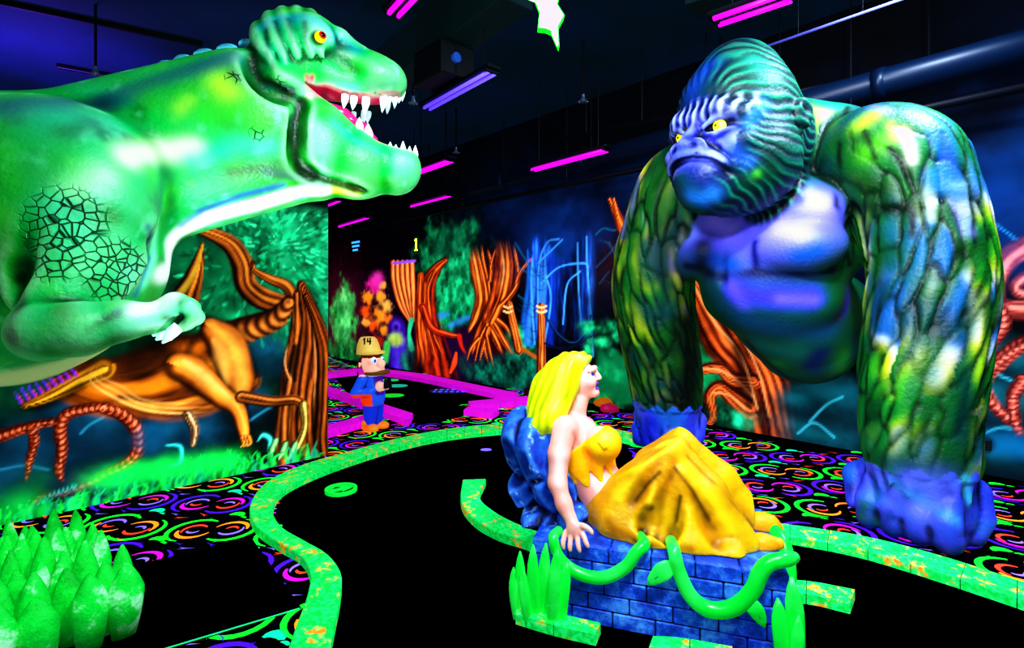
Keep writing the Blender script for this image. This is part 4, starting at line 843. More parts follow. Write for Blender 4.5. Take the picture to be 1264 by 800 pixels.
# ---- sprayed paint
n1 = fbm(V[:, 0]*2.2, V[:, 1]*2.2, V[:, 2]*2.2, 4, 5); n2 = fbm(V[:, 0]*5, V[:, 1]*5, V[:, 2]*5, 4, 9)
sk.prep(); sp = sk.spray
sk.base('#02b450').mix(np.clip(.05+n1*1.5, 0, .9), '#00c080').mix(np.clip(-.05-n1*1.8, 0, .9), '#0a9a1a').mix(np.clip(n2*1.6-.3, 0, .5), '#60e048').mix(np.clip(-n2*2.0-.35, 0, .75), '#014a22').mix(np.clip(fbm(V[:, 0]*11, V[:, 1]*11, V[:, 2]*11, 3, 19)*1.6-.35, 0, .5), '#80f8c0')
sp([(10, 128), (70, 125), (130, 122), (200, 98), (290, 68)], 20, '#045a78', .85, 1.4); sp([(60, 150), (140, 150)], 26, '#00b0a0', .6); sp([(90, 160), (115, 152)], 14, '#04584a', .6); sp([(75, 160)], 12, '#046a3a', .6); sp([(130, 125)], 14, '#043a48', .7)
sp([(190, 120), (240, 110)], 22, '#08b030', .8); sp([(275, 100), (285, 112)], 18, '#c8ff30', .75); sp([(225, 130), (235, 122)], 10, '#a8e840', .6); sp([(260, 140), (310, 135)], 20, '#20c818', .7); sp([(300, 90), (318, 110)], 16, '#064a08', .7)
sp([(160, 190), (200, 185), (240, 188)], 17, '#e8ffd0', .9, 1.3); sp([(95, 235), (130, 215)], 20, '#b8ffb8', .7); sp([(40, 170), (30, 230)], 30, '#04a860', .6); sp([(10, 190), (15, 230)], 18, '#20c020', .6)
sp([(205, 215), (200, 250)], 16, '#04785a', .7); sp([(190, 215)], 12, '#20d820', .6); sp([(240, 200), (280, 188)], 14, '#10e0a0', .7)
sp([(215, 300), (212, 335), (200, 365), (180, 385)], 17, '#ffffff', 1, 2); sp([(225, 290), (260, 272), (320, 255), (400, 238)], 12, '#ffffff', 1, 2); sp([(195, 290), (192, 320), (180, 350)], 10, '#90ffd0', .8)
sk.blob([T(-60, 486, -.1), T(0, 480, -.12), T(60, 468, -.12), T(110, 456, -.1), T(165, 432, -.05)], .15, '#f4f8b8', 1, 3); sp([(250, 262), (300, 244), (350, 232)], 5, '#1a30b0', .8); sp([(225, 282), (245, 268)], 5, '#2060c0', .6)
sp([(415, 238), (440, 240)], 7, '#e8e020', .9); sp([(290, 215), (330, 208), (370, 212), (400, 225)], 11, '#08480c', .85); sp([(330, 215), (370, 222), (400, 232)], 5, '#0a2a50', .6)
sp([(300, 180), (340, 185)], 14, '#40f0a0', .7); sp([(325, 155)], 18, '#30c818', .8); sp([(345, 200), (358, 170)], 9, '#084a08', .6)
sp([(126, 275), (140, 268)], 17, '#067a08', .9); sp([(75, 375), (85, 390)], 14, '#0c8a08', .85); sp([(110, 330), (150, 300)], 22, '#70f0a0', .7); sp([(165, 335)], 22, '#a0ffd8', .55)
sp([(75, 255), (95, 280)], 26, '#60f8c0', .6); sp([(14, 290), (8, 340)], 18, '#0a9a10', .8); sp([(26, 340), (20, 380), (12, 420)], 9, '#011a06', .95, 1.3); sp([(35, 300)], 8, '#044a18', .7)
sp([(185, 280), (188, 320), (170, 365), (145, 385)], 5, '#0450a0', .7); sp([(112, 408), (140, 390), (150, 384)], 5, '#021a08', .9); sp([(60, 440), (120, 432), (160, 418)], 10, '#0a7a18', .7); sp([(60, 405), (110, 400)], 14, '#08d060', .6)
sp([(160, 405), (200, 390), (230, 380)], 12, '#50e8b0', .8); sp([(205, 393), (222, 395)], 5, '#01241c', .9)
sp([(322, 30), (345, 20), (370, 18), (400, 28), (440, 60)], 12, '#20a8b8', .85); sp([(326, 60), (340, 70), (360, 80)], 16, '#18c8a0', .7); sp([(345, 95), (390, 95), (430, 100)], 17, '#12d848', .85); sp([(330, 105), (360, 112), (400, 112), (440, 114)], 5, '#0a8a80', .8)
sp([(424, 62), (440, 78)], 12, '#044a18', .85); sp([(445, 80), (470, 92)], 10, '#18c838', .8); sp([(395, 45)], 11, '#021c0c', .95, 1.5); sp([(460, 110), (490, 106)], 6, '#066a50', .8); sp([(410, 110), (440, 112)], 7, '#50f8b0', .6); sp([(372, 60), (385, 70)], 9, '#40f090', .6)
sp([(327, 34), (333, 62), (342, 80)], 4, '#033a40', .8); sp([(342, 24), (348, 50), (358, 75)], 4, '#033a40', .8); sp([(359, 22), (364, 46), (372, 70)], 4, '#033a40', .8); sp([(376, 24), (380, 44), (386, 62)], 4, '#033a40', .8)
sp([(312, 62), (314, 74), (318, 85), (326, 97), (335, 105), (347, 112), (362, 117)], 7, '#021a06', .93, 1.2); sp([(372, 126), (368, 140), (366, 152), (366, 165), (366, 180), (367, 194), (371, 206)], 5, '#021c06', .95, 1.2); sp([(372, 208), (385, 217), (400, 224), (420, 231), (440, 237)], 5, '#083808', .85); sp([(376, 215), (390, 222)], 6, '#021404', .8)
sp([(395, 160), (400, 185)], 14, '#88ffb0', .7); sp([(415, 150), (440, 172), (470, 188)], 7, '#10d890', .8); sp([(430, 195), (470, 205)], 16, '#08c030', .85); sp([(440, 225), (480, 228)], 9, '#0c8a10', .8); sp([(485, 190), (510, 196)], 5, '#045868', .8); sp([(495, 210)], 10, '#10e070', .7)
# mouth lining: whatever faces the gap
N = sk.normals(); o = T(400, 150); uu = (V-o)@AX; ww = V[:, 2]-o[2]; lat = np.abs((V-o)@SIDE)
gap_top = np.interp(uu, [(T(x, 0)-o)@AX for x in (372, 400, 430, 455, 480, 512)], [T(x, y)[2]-o[2] for x, y in ((372, 117), (400, 115), (430, 122), (455, 125), (480, 122), (512, 116))])
gap_bot = np.interp(uu, [(T(x, 0)-o)@AX for x in (395, 415, 440, 462, 490, 515)], [T(x, y)[2]-o[2] for x, y in ((395, 126), (415, 136), (440, 158), (462, 178), (490, 188), (515, 191))])
inm = (uu > (T(374, 0)-o)@AX) & (uu < (T(520, 0)-o)@AX) & (ww < gap_top+.05) & (ww > gap_bot-.012) & (lat < .3) & ((N[:, 2] < -.8) & (ww < gap_top+.02) & (ww > (gap_top+gap_bot)/2) | (N[:, 2] > .35) & (ww < (gap_top+gap_bot)/2) | (uu < (T(385, 0)-o)@AX) & (np.abs(N[:, 2]) < .9))
sk.mix(sk.avg(inm.astype(float)), '#c81a60')
sp([(384, 120), (412, 124)], 4, '#f880b8', .95)
cav = sk.cavity(6, 2); sk.mix(np.clip(cav*260, 0, .85), '#01220c').mix(np.clip(-cav*90, 0, .35), '#c8ffd8')  # airbrushed creases darkened and ridges lightened, shading put into the colour
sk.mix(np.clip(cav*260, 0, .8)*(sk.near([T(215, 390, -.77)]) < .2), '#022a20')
sc_l = np.zeros(len(V))
for p, r in ((T(75, 270, -.65), .17), (T(62, 310, -.65), .12), (T(150, 335, -.6), .15), (T(265, 178, -.4), .045), (T(318, 165, -.35), .05), (T(285, 90, -.33), .05), (T(245, 95, -.36), .045), (T(345, 105, -.27), .05), (T(300, 170, -.36), .035)):
    sc_l = np.maximum(sc_l, smooth01((1.25-np.linalg.norm(V-p, axis=1)/r)/.5))
REX = paint_mat('sprayed green dinosaur skin', .2, .42, (45, .35), .4, '#02301c', 23)
# hind quarters, legs and tail beyond the frame, same skin
c2 = Clay(hip-AX*3.4-np.array([.5, .9, 2.1]), T(-130, 300)+np.array([.25, .9, 1.0]), .035)
c2.cone(T(-175, 300), hip, .76, .72, .1, sq=(SIDE, .85)); c2.chain([hip, hip-AX*.8+SIDE*.15+UPV*.08, hip-AX*1.5+SIDE*.5, hip-AX*2.0+SIDE*1.0-UPV*.1], [.7, .42, .2, .05], .1)
for s, f in ((1, .1), (-1, -.2)):
    b = hip+SIDE*.42*s+AX*f; kn = b+AX*.5-UPV*.85; hk = b-AX*.25-UPV*1.35; ft = b+AX*.05; ft[2] = .1
    c2.chain([b, kn], [.5, .27], .1); c2.chain([kn, hk, ft], [.25, .15, .14], .06)
    for q in (-.35, 0, .35): c2.cone(ft, ft+(AX+SIDE*q)*.38-UPV*.03, .11, .06, .04)
s2 = c2.net(2); W = s2.V; n1 = fbm(W[:, 0]*2, W[:, 1]*2, W[:, 2]*2, 4, 5)
s2.base('#06c868').mix(np.clip(n1*1.5, 0, .9), '#00d8a0').mix(np.clip(-n1*1.6, 0, .8), '#10a820')
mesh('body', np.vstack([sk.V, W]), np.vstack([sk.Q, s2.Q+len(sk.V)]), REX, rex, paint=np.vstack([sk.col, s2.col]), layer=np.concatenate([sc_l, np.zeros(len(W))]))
# teeth
TOOTH = flat('glowing ivory tooth', '#e8fff8', .55, .3, ecol='#c8f4ff'); 
def tooth(px, py, w, h, d, lean=0.0, up=False):
    m = MB(); b = S(px, py, abs(d), d < 0); s = -1 if not up else 1; n = 8; L = tr(px, h); R = tr(px, w)/2
    pts = [b-UPV*s*L*.12]+[b+UPV*s*L*t+AX*(lean*L*t*t-.12*L*t)-SIDE*.0 for t in np.linspace(0.1, 1, 6)]
    m.tube(pts, [R*.95, R, R*.95, R*.8, R*.6, R*.35, R*.06], 10); m.build('tooth', TOOTH, rex, smooth=True)
for px, py, w, h, d in ((426, 119, 9, 15, .155), (437, 121, 9, 15, .155), (452, 123, 10, 19, .145), (474, 119, 10, 20, .12), (481, 117, 8, 15, .10), (488, 114, 9, 17, .08), (494, 113, 8, 15, .05), (498, 112, 6, 14, .02),
                        (463, 124, 8, 14, -.13), (458, 122, 8, 18, -.14), (485, 119, 7, 13, -.08), (445, 122, 7, 16, -.15), (492, 117, 6, 12, -.05)): tooth(px, py, w, h, d)
for px, py, w, h, d in ((444, 159, 10, 14, .15), (455, 168, 11, 15, .14), (482, 188, 8, 13, .11), (489, 189, 7, 11, .10), (498, 191, 9, 17, .08), (506, 192, 7, 12, .05), (513, 192, 7, 13, .02), (446, 152, 7, 12, -.12), (494, 190, 7, 12, -.06)): tooth(px, py, w, h, d, .1, True)
# tongue, eyes, claws, back plates
c3 = Clay(T(385, 150)-.35, T(470, 170)+.35, .012); c3.chain([T(392, 130), T(418, 142), T(445, 160), T(462, 172)], [.07, .08, .07, .03], .03, sq=(UPV, .6)); c3.net(1).base('#d82a78').build('tongue', paint_mat('wet tongue', .35, .25, (30, .2)), rex)
YEL = flat('yellow eye', '#f0e010', .7, .15); BLKG = flat('black pupil', '#020202', 0, .1); RIM = flat('red brown iris', '#c03010', .4, .2)
for s in (1, -1):
    c = S(395, 46, .262, s < 0); e = MB(); e.ball(c, .045, FR); eo = e.build('eye', YEL, rex, smooth=True)
    f = unit(SIDE*s+AX*.35); m = MB(); m.ball(c+f*.039, (.010, .017, .017), (f, unit(np.cross(UPV, f)), UPV)); m.build('pupil', BLKG, eo, smooth=True)
    if s == 1: m = MB(); m.ball(c+f*.036, (.011, .024, .024), (f, unit(np.cross(UPV, f)), UPV)); m.build('iris', RIM, eo, smooth=True)
CLAW = flat('pale claw', '#d0fff4', .5, .3)
for k, (a, b) in enumerate([((221, 403), (200, 424)), ((211, 406), (192, 420)), ((206, 402), (188, 415))]):
    z = -.78+.05*k; m = MB(); p, q = T(*a, z), T(*b, z); m.tube([p, (p*2+q)/3-AX*.004, (p+q*2)/3, q], [.026, .027, .02, .004], 10); m.build('claw', CLAW, rex, smooth=True)
PLT = paint_mat('pale blue back plate', .3, .45, (50, .4))
for k, (px, py, w, h) in enumerate([(143, 104, 11, 5), (168, 97, 12, 11), (187, 88, 11, 14), (206, 81, 12, 16), (227, 73, 13, 15), (252, 64, 14, 13), (279, 56, 13, 11), (302, 49, 9, 10)]):
    c = T(px, py+2); V0 = []; m = MB(); tilt = unit(AX+UPV*.34); nn = unit(np.cross(SIDE, tilt)); nn = nn if nn[2] > 0 else -nn
    for s in (-1, 1):
        for t in np.linspace(0, math.pi, 11): V0.append(c+tilt*tr(px, w)*math.cos(t)*(1-.12*math.sin(t))+nn*(tr(px, h)*math.sin(t)**.7-.04)+SIDE*s*(.014+.02*(1-math.sin(t))))
    n = 11; m.add(V0, [tuple(range(n))[::-1], tuple(range(n, 2*n))]+[(i, i+1, n+i+1, n+i) for i in range(n-1)]+[(n-1, 0, n, 2*n-1)])
    stripes = np.array([.5+.5*math.sin(i*2.4) for i in range(n)]*2)[:, None]; pc = lin('#0a4a70')*(1-stripes)+lin('#6ad8f0')*stripes
    m.build('back_plate', PLT, rex, paint=pc)
# ================================================================== GIANT GORILLA STATUE
gn = unit([-.85, -.53, 0]); gs = np.array([-gn[1], gn[0], 0]); gs = gs if gs[1] < 0 else -gs; gu = np.array([0, 0, 1.])   # facing, toward its near arm, up
GA = (gn, gs, gu); C0 = np.array([2.4, 4.72, 0.]); HC = P(905, 160, 4.05)
def B(f, s, z): return C0+gn*f+gs*s+gu*z
def Hd(f, s, u): return HC+gn*f+gs*s+gu*u
gor = empty('gorilla_statue', (2.3, 4.5, 0), 'giant green and blue gorilla statue leaning on its fists and scowling', 'gorilla statue')
g = Clay([1.05, 2.95, 0.0], [4.1, 6.3, 3.85], .0145)
# trunk
g.ell(B(-.05, 0, 2.35), (.52, .9, .72), GA, .1)
g.cone(B(.12, 0, 1.85), B(-.45, .02, 1.22), .56, .42, .1, sq=(gs, 1.1)); g.cone(B(-.3, 0, 1.5), B(-.8, 0, 1.45), .5, .45, .1)
g.ell(B(.12, 0, 1.60), (.42, .60, .30), GA, .08)
for s, w in ((-1, .46), (1, .42)):
    g.ell(B(.38, .45*s-.08, 2.30), (.27, w, .30), GA, .06); g.ell(B(.42, .46*s-.08, 2.03), (.28, w, .24), GA, .05)
g.chain([B(.64, -.08, 2.5), B(.70, -.08, 2.2), B(.72, -.08, 2.0), B(.66, -.08, 1.76)], .03, .07, 'sub')

g.ell(B(-.05, .15, 2.84), (.42, .72, .46), GA, .1); g.cone(B(-.1, 0, 2.9), HC-gn*.1, .5, .42, .12)
# head
g.ell(Hd(-.06, 0, .10), (.50, .43, .50), GA, .06); g.ell(Hd(-.14, 0, .42), (.36, .24, .30), GA, .12)
g.ell(Hd(0, 0, -.28), (.45, .49, .40), GA, .1); g.ell(Hd(.33, 0, -.33), (.22, .27, .24), GA, .06); g.ell(Hd(.27, 0, -.49), (.24, .25, .20), GA, .08)
g.chain([Hd(.27, -.33, -.02), Hd(.39, -.17, .02), Hd(.42, 0, -.0), Hd(.39, .17, .02), Hd(.27, .33, -.02)], [.06, .075, .06, .075, .06], .05)
for s in (-1, 1):
    g.ell(Hd(.46, .165*s, -.085), (.09, .085, .06), GA, .05, 'sub')
    g.chain([Hd(.40, .25*s, -.04), Hd(.45, .17*s, -.035), Hd(.47, .09*s, -.085)], [.02, .026, .02], .02)      # upper lid
    g.chain([Hd(.37, .25*s, -.12), Hd(.43, .16*s, -.145), Hd(.45, .08*s, -.13)], [.015, .02, .015], .02)
    g.ell(Hd(.52, .085*s, -.225), (.07, .075, .055), GA, .03)
    g.ell(Hd(.585, .075*s, -.24), (.035, .038, .028), GA, .02, 'sub')
    g.chain([Hd(.5, .13*s, -.2), Hd(.44, .2*s, -.26), Hd(.40, .26*s, -.34)], .018, .04, 'sub')
    g.ell(Hd(.30, .25*s, -.22), (.14, .12, .1), GA, .06)
    g.ell(Hd(-.16, .46*s, .02), (.09, .045, .12), GA, .03); g.ell(Hd(-.13, .505*s, .02), (.05, .03, .07), GA, .02, 'sub')
g.cone(Hd(.42, 0, -.04), Hd(.55, 0, -.2), .05, .055, .04); g.ell(Hd(.54, 0, -.21), (.06, .06, .05), GA, .03)
mo = [Hd(.36, -.25, -.45), Hd(.48, -.17, -.36), Hd(.545, 0, -.315), Hd(.48, .17, -.36), Hd(.36, .25, -.45)]
g.chain([m_+gu*.035+gn*.012 for m_ in mo], [.02, .035, .045, .035, .02], .03, n=5); g.chain([m_+gn*.02 for m_ in mo], .022, .02, 'sub', n=5)
g.ell(Hd(.42, 0, -.43), (.14, .17, .12), GA, .05)
# arms: axis points and radii
armN = catmull([P(1075, 190, 3.95), P(1112, 212, 3.82), P(1146, 320, 3.68), P(1143, 400, 3.62), P(1134, 480, 3.56), P(1134, 578, 3.52)], 8); radN = np.interp(np.linspace(0, 1, len(armN)), [0, .2, .4, .6, .8, 1], [.34, .36, .325, .32, .305, .275])
armF = catmull([P(850, 215, 4.95), P(828, 250, 5.05), P(806, 335, 5.28), P(810, 400, 5.40), P(820, 460, 5.48), P(824, 515, 5.55)], 8); radF = np.interp(np.linspace(0, 1, len(armF)), [0, .2, .4, .6, .8, 1], [.31, .33, .36, .355, .33, .29])
tufts = []
for arm, rad, mir, step in ((armN, radN, 1, .085), (armF, radF, -1, .085)):
    for i in range(len(arm)-1): g.cone(arm[i], arm[i+1], rad[i], rad[i+1], .08)
    s_ = np.concatenate([[0], np.cumsum(np.linalg.norm(np.diff(arm, axis=0), axis=1))]); L = s_[-1]
    at = lambda t, ph: (lambda c, d, r: (c+(lambda e1, e2: (e1*math.cos(ph)+e2*math.sin(ph)))(unit(np.cross(d, [0, 1, 0.1])), unit(np.cross(d, unit(np.cross(d, [0, 1, 0.1])))))*r))(
        np.array([np.interp(t*L, s_, arm[:, q]) for q in range(3)]), unit(np.array([np.interp(min(t+.03, 1.03)*L, s_, arm[:, q])-np.interp((t-.03)*L, s_, arm[:, q]) for q in range(3)])+1e-9), np.interp(t*L, s_, rad))
    rows = [-.02, .10, .21, .32, .42, .51, .60, .69, .78, .87]
    for ri, t0 in enumerate(rows):
        nn = 15
        for k in range(nn):
            ph = 2*math.pi*(k+.5*(ri % 2)+random.uniform(-.22, .22))/nn; sw = mir*random.uniform(.35, .75); ln = random.uniform(.26, .42)*(.55 if ri > 7 else 1)
            pts = [at(max(t0+ln*q_, .001) if t0+ln*q_ < 1 else 1.0, ph+sw*q_) for q_ in (0, .33, .66, 1)]
            tufts.append((np.array(pts), random.uniform(.048, .078), random.random(), mir, ri))
# cuff fringe of hair over each wrist
for arm, rad, sgn in ((armN, radN, 1), (armF, radF, -1)):
    w = arm[-1]
    for k in range(16):
        a = 2*math.pi*k/16; d = np.array([math.cos(a), math.sin(a), 0]); r = rad[-1]; p0 = w+d*(r-.02)+gu*.10; p1 = w+d*(r+.015)+np.array([random.uniform(-.03, .03), random.uniform(-.03, .03), -.07-.05*random.random()]); g.cone(p0, p1, .07, .012, .02)
    if sgn > 0: # deep fold where the upper arm meets the forearm hair
        g.chain([P(1046, 250, 3.5), P(1085, 255, 3.36), P(1125, 250, 3.34), P(1160, 246, 3.40)], [.02, .04, .035, .012], .06, 'sub')
        g.chain([P(1112, 215, 3.36), P(1125, 255, 3.33), P(1122, 300, 3.28)], .02, .04, 'sub')
        g.chain([P(1044, 128, 3.9), P(1032, 180, 3.68), P(1032, 260, 3.66), P(1048, 330, 3.6)], .018, .035, 'sub')
# fists on the floor
def fist(w, rad, sc_):
    """knuckle-walking fist: broad back of the hand dropping from the wrist w to four folded fingers, thumb on the inner side"""
    fw, lt = gn, gs; c = np.array([w[0], w[1], 0])-fw*.06
    g.chain([w, c+gu*.30*sc_+fw*.04], [rad*.92, rad*.98], .06, sq=(fw, .9))
    g.ell(c+gu*.22*sc_+fw*.03, (.31*sc_, .31*sc_, .24*sc_), (fw, lt, gu), .08)
    for k in range(4):
        l = (-.225+.15*k)*sc_; g.chain([c+lt*l+fw*.21*sc_+gu*.33*sc_, c+lt*l+fw*.27*sc_+gu*.21*sc_, c+lt*l*1.02+fw*.25*sc_+gu*.09*sc_, c+lt*l+fw*.08*sc_+gu*.075*sc_], [.07*sc_, .08*sc_, .076*sc_, .065*sc_], .03)
        if k: g.chain([c+lt*(l-.075*sc_)+fw*.34*sc_+gu*.16*sc_, c+lt*(l-.075*sc_)+fw*.35*sc_+gu*.05*sc_], .014, .03, 'sub')
    g.chain([c-lt*.26*sc_+gu*.42*sc_-fw*.05, c-lt*.42*sc_+fw*.03*sc_+gu*.30*sc_, c-lt*.38*sc_+fw*.14*sc_+gu*.13*sc_], [.10*sc_, .085*sc_, .055*sc_], .03)
    g.chain([c+lt*.24*sc_-fw*.14*sc_+gu*.34*sc_, c+lt*.30*sc_-fw*.05*sc_+gu*.2*sc_, c+lt*.28*sc_+gu*.09*sc_], [.10*sc_, .08*sc_, .07*sc_], .02)
fist(armN[-1], radN[-1], .97); fist(armF[-1], radF[-1], .97)
sk = g.net(2); V = sk.V; N = sk.normals()
# ---- hair relief
q = V-HC; hf, hs, hu = q@gn, q@gs, q[:, 2]; rad_ = np.hypot(hs, hu+.16)
th = np.arctan2(hs, hu+.16); headw = smooth01((.80-np.sqrt((hf/.62)**2+(hs/.60)**2+(hu/.78)**2)*.62)/.12)*(hu > -.72)
headw = smooth01((1.16-np.sqrt((hf/.58)**2+(hs/.56)**2+(hu/.74)**2))/.12)
hair = headw*smooth01((.30-hf+.9*np.maximum(rad_-.26, 0))/.10)*smooth01((rad_-.17)/.1)
hair = np.maximum(hair*(hf < .42), headw*((hu < -.44) & (hf > .1))*.8)
ph = th*40+15*fbm(V[:, 0]*2.0, V[:, 1]*2.0, V[:, 2]*2.0, 3, 2)+hf*9; st = np.sin(ph)*(.75+.5*fbm(V[:, 0]*7, V[:, 1]*7, V[:, 2]*7, 2, 12))+.3*np.sin(ph*2.1+1)
browh = headw*np.exp(-((hu-.05)/.10)**2)*(hf > .2)*np.sin(hs*95)
# hair locks on the arms: every lock bulges, dark furrows between neighbours
armd = np.minimum(sk.near(armN)/.47, sk.near(armF)/.45); armw = smooth01((1.0-armd)/.12)*(headw < .1)*(V[:, 2] > .47)
lock = np.full(len(V), -1); d1 = np.full(len(V), 9.0); d2 = np.full(len(V), 9.0); along = np.zeros(len(V)); ids = np.flatnonzero(armw > .01); P_ = V[ids]; P_ = P_+.055*np.stack([fbm(P_[:, 0]*4.5, P_[:, 1]*4.5, P_[:, 2]*2.6, 3, 30+q_) for q_ in range(3)], 1)
for li, (pts, w, rnd, mir, ri) in enumerate(tufts):
    m = np.linalg.norm(P_-pts.mean(0), axis=1) < .6; j = ids[m]
    if not len(j): continue
    Q_ = P_[m]; D = np.full(len(j), 9.0); T_ = np.zeros(len(j))
    for k_, (a, b_) in enumerate(zip(pts, pts[1:])):
        d = b_-a; t = np.clip(((Q_-a)@d)/(d@d+1e-9), 0, 1); x_ = (k_+t)/3; dd = np.linalg.norm(Q_-a-t[:, None]*d, axis=1)/(w*(.10+1.25*np.clip(np.sin(np.pi*np.clip(x_*.80+.16, 0, 1)), 0, 1)**1.3)) + .25*x_; u_ = dd < D; D = np.where(u_, dd, D); T_ = np.where(u_, (k_+t)/3, T_)
    better = D < d1[j]; d2[j] = np.where(better, d1[j], np.minimum(d2[j], D)); lock[j] = np.where(better, li, lock[j]); along[j] = np.where(better, T_, along[j]); d1[j] = np.where(better, D, d1[j])
gap = np.clip(d2-d1, 0, 2); furrow = armw*np.exp(-(gap/.17)**2)*smooth01(.25+1.1*along)*np.clip(.75+1.3*fbm(V[:, 0]*3.3, V[:, 1]*3.3, V[:, 2]*3.3, 3, 41), .1, 1)*(d1 < 4); bulge = armw*np.clip(1-d1*.55, 0, 1)
V += N*((hair*st*.0055+.004*browh+.040*bulge*(.4+.6*along)-.022*furrow)[:, None]); sk.relax(1); V = sk.V
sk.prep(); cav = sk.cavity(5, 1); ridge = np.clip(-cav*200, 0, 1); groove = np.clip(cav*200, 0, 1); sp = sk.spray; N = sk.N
n1 = fbm(V[:, 0]*2, V[:, 1]*2, V[:, 2]*2, 4, 4); n2 = fbm(V[:, 0]*6, V[:, 1]*6, V[:, 2]*6, 3, 8)
# ---- paint: body
sk.base('#044a38').mix(np.clip(.2+n1*1.4, 0, .8), '#066a2c').mix(np.clip(-n1*1.6-.1, 0, .7), '#04486a')
sp([(1000, 135), (1020, 145)], 20, '#c8ff50', .9); sp([(1010, 120), (1035, 128)], 14, '#10a070', .7); sp([(1005, 180), (1030, 200)], 22, '#1c8a30', .7); sp([(990, 230), (1010, 215)], 12, '#0a7a58', .6)
for pts, r, c in (([(860, 285), (890, 290), (915, 290)], 34, '#7068ff'), ([(945, 285), (985, 280), (1015, 270)], 38, '#7470ff'), ([(1010, 250), (990, 245)], 16, '#a8a0ff'), ([(845, 275), (850, 290)], 12, '#7a8af0'), ([(880, 275), (900, 280)], 14, '#9a8cff'), ([(960, 280), (985, 285)], 16, '#9c94ff'), ([(985, 320), (1005, 312)], 14, '#0c5ab8'), ([(860, 318), (900, 325)], 12, '#0a50b0')): sp(pts, r, c, .93)
sp([(926, 265), (928, 300), (930, 335)], 6, '#0a1468', .95); sp([(845, 330), (890, 342), (930, 338), (985, 342), (1030, 335)], 7, '#04143a', .95); sp([(870, 258), (910, 268), (950, 258), (985, 245)], 9, '#0a2a7a', .8); sp([(930, 258)], 6, '#3a1a3a', .7)
sp([(905, 362), (950, 368), (1000, 370)], 16, '#4a42f0', .95); sp([(900, 355), (915, 380)], 10, '#6a5ae8', .8); sp([(960, 372), (1005, 374)], 8, '#7a6af8', .7); sp([(920, 400), (970, 410), (1020, 410)], 22, '#085a88', .9); sp([(940, 430), (985, 440)], 18, '#067068', .8); sp([(1045, 385), (1050, 370)], 12, '#5a30d8', .6); sp([(1010, 440), (1000, 455)], 14, '#0a1a6a', .85); sp([(1045, 440), (1040, 460)], 14, '#2a8a2a', .7); sp([(960, 452)], 9, '#10a04a', .5); sp([(1035, 395)], 12, '#3a3a30', .7)
sp([(920, 425), (950, 455), (975, 472), (1040, 482)], 5, '#02081c', .7)
# arms: tufted hair, each lock with groove shade and a back highlight painted in
sk.mix(armw*.9, '#0a5a14'); sk.mix(armw*np.clip(n1*1.6, 0, .8), '#087a3a').mix(armw*np.clip(-n1*1.6, 0, .8), '#053f50')
mirs = np.array([tt[3] for tt in tufts]); rn_ = np.array([tt[2] for tt in tufts]); has = lock >= 0; lk = np.where(has, lock, 0)
hue = np.clip(.52+1.7*fbm(V[:, 0]*2.0, V[:, 1]*2.0, V[:, 2]*2.0, 3, 50)+.55*(rn_[lk]-.5), 0, .999)      # one tone drifting into the next over the arm
def ramp(h, cs): cs = np.array([lin(c) for c in cs]); x = h*(len(cs)-1); i = np.floor(x).astype(int); f = (x-i)[:, None]; return cs[i]*(1-f)+cs[np.minimum(i+1, len(cs)-1)]*f
lcN = ramp(hue, ['#0c7a3a', '#1c9a2a', '#5ac818', '#b0f018', '#f0ff40', '#ffffe0', '#e0f4ff', '#7aa0ff', '#2a70c0']); lcF = ramp(hue, ['#145a1c', '#3c8a18', '#90c010', '#d8e820', '#f0e858', '#f0d0a0', '#8a80c8'])
lcol = np.where((mirs[lk] > 0)[:, None], lcN, lcF)
up = np.clip(.75+.4*N[:, 2], .3, 1); wgt = np.where(has, np.exp(-(d1/(.38+.3*rn_[lk]))**2)*np.clip(np.sin(np.pi*np.clip(.12+along*.9, 0, 1)), 0, 1)**.7*up*armw, 0)  # painted highlight: lock backs brighter where they face up
wgt = wgt*np.where(mirs[lk] < 0, smooth01((.30-(V-armF[20])@unit([.8, .3, 0]))/.35), (.55+.45*smooth01((2.62-V[:, 2])/.35))*(.5+.5*smooth01((V[:, 2]-.7)/.5)))
wgt = np.clip(wgt*1.5, 0, 1)[:, None]; sk.col = sk.col*(1-wgt)+lcol*wgt
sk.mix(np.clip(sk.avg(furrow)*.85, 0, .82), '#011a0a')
sk.mix(armw*np.clip(groove*1.3, 0, .92), '#011a0a')  # groove shade painted between the locks
sp([(1050, 255), (1090, 258), (1120, 256)], 10, '#011808', .95); sp([(1060, 230), (1085, 235)], 16, '#043a0c', .85); sp([(1125, 262), (1124, 290)], 5, '#021404', .9)
sp([(1062, 150), (1075, 140)], 12, '#a8e030', .7); sp([(1070, 190), (1085, 180)], 14, '#5ab818', .75); sp([(1112, 160), (1120, 178), (1122, 198)], 6, '#e8f0d0', .75); sp([(1095, 150), (1100, 170)], 6, '#90d830', .6); sp([(1108, 160)], 7, '#ffe070', .6); sp([(1130, 130), (1155, 160), (1180, 215)], 9, '#2a5ad0', .8); sp([(1150, 215), (1160, 235)], 10, '#1a70b0', .8); sp([(1185, 250), (1200, 285)], 8, '#8a90d8', .7); sp([(1065, 160), (1078, 195)], 4, '#042a08', .9); sp([(1095, 185), (1110, 200), (1115, 215)], 4, '#02200a', .9); sp([(1075, 128), (1095, 135)], 6, '#6a5ab0', .6)
sp([(1045, 128), (1033, 180), (1033, 250), (1050, 330)], 4, '#011208', .9)
sp([(850, 400), (855, 450), (850, 500)], 24, '#010a06', .93); sp([(862, 330), (866, 300)], 14, '#020c10', .9); sp([(800, 225), (812, 215)], 12, '#1a6a14', .7)
sp([(1080, 570), (1130, 575), (1180, 570)], 16, '#04442c', .75); sp([(1185, 400), (1195, 480), (1185, 540)], 14, '#05404a', .6)
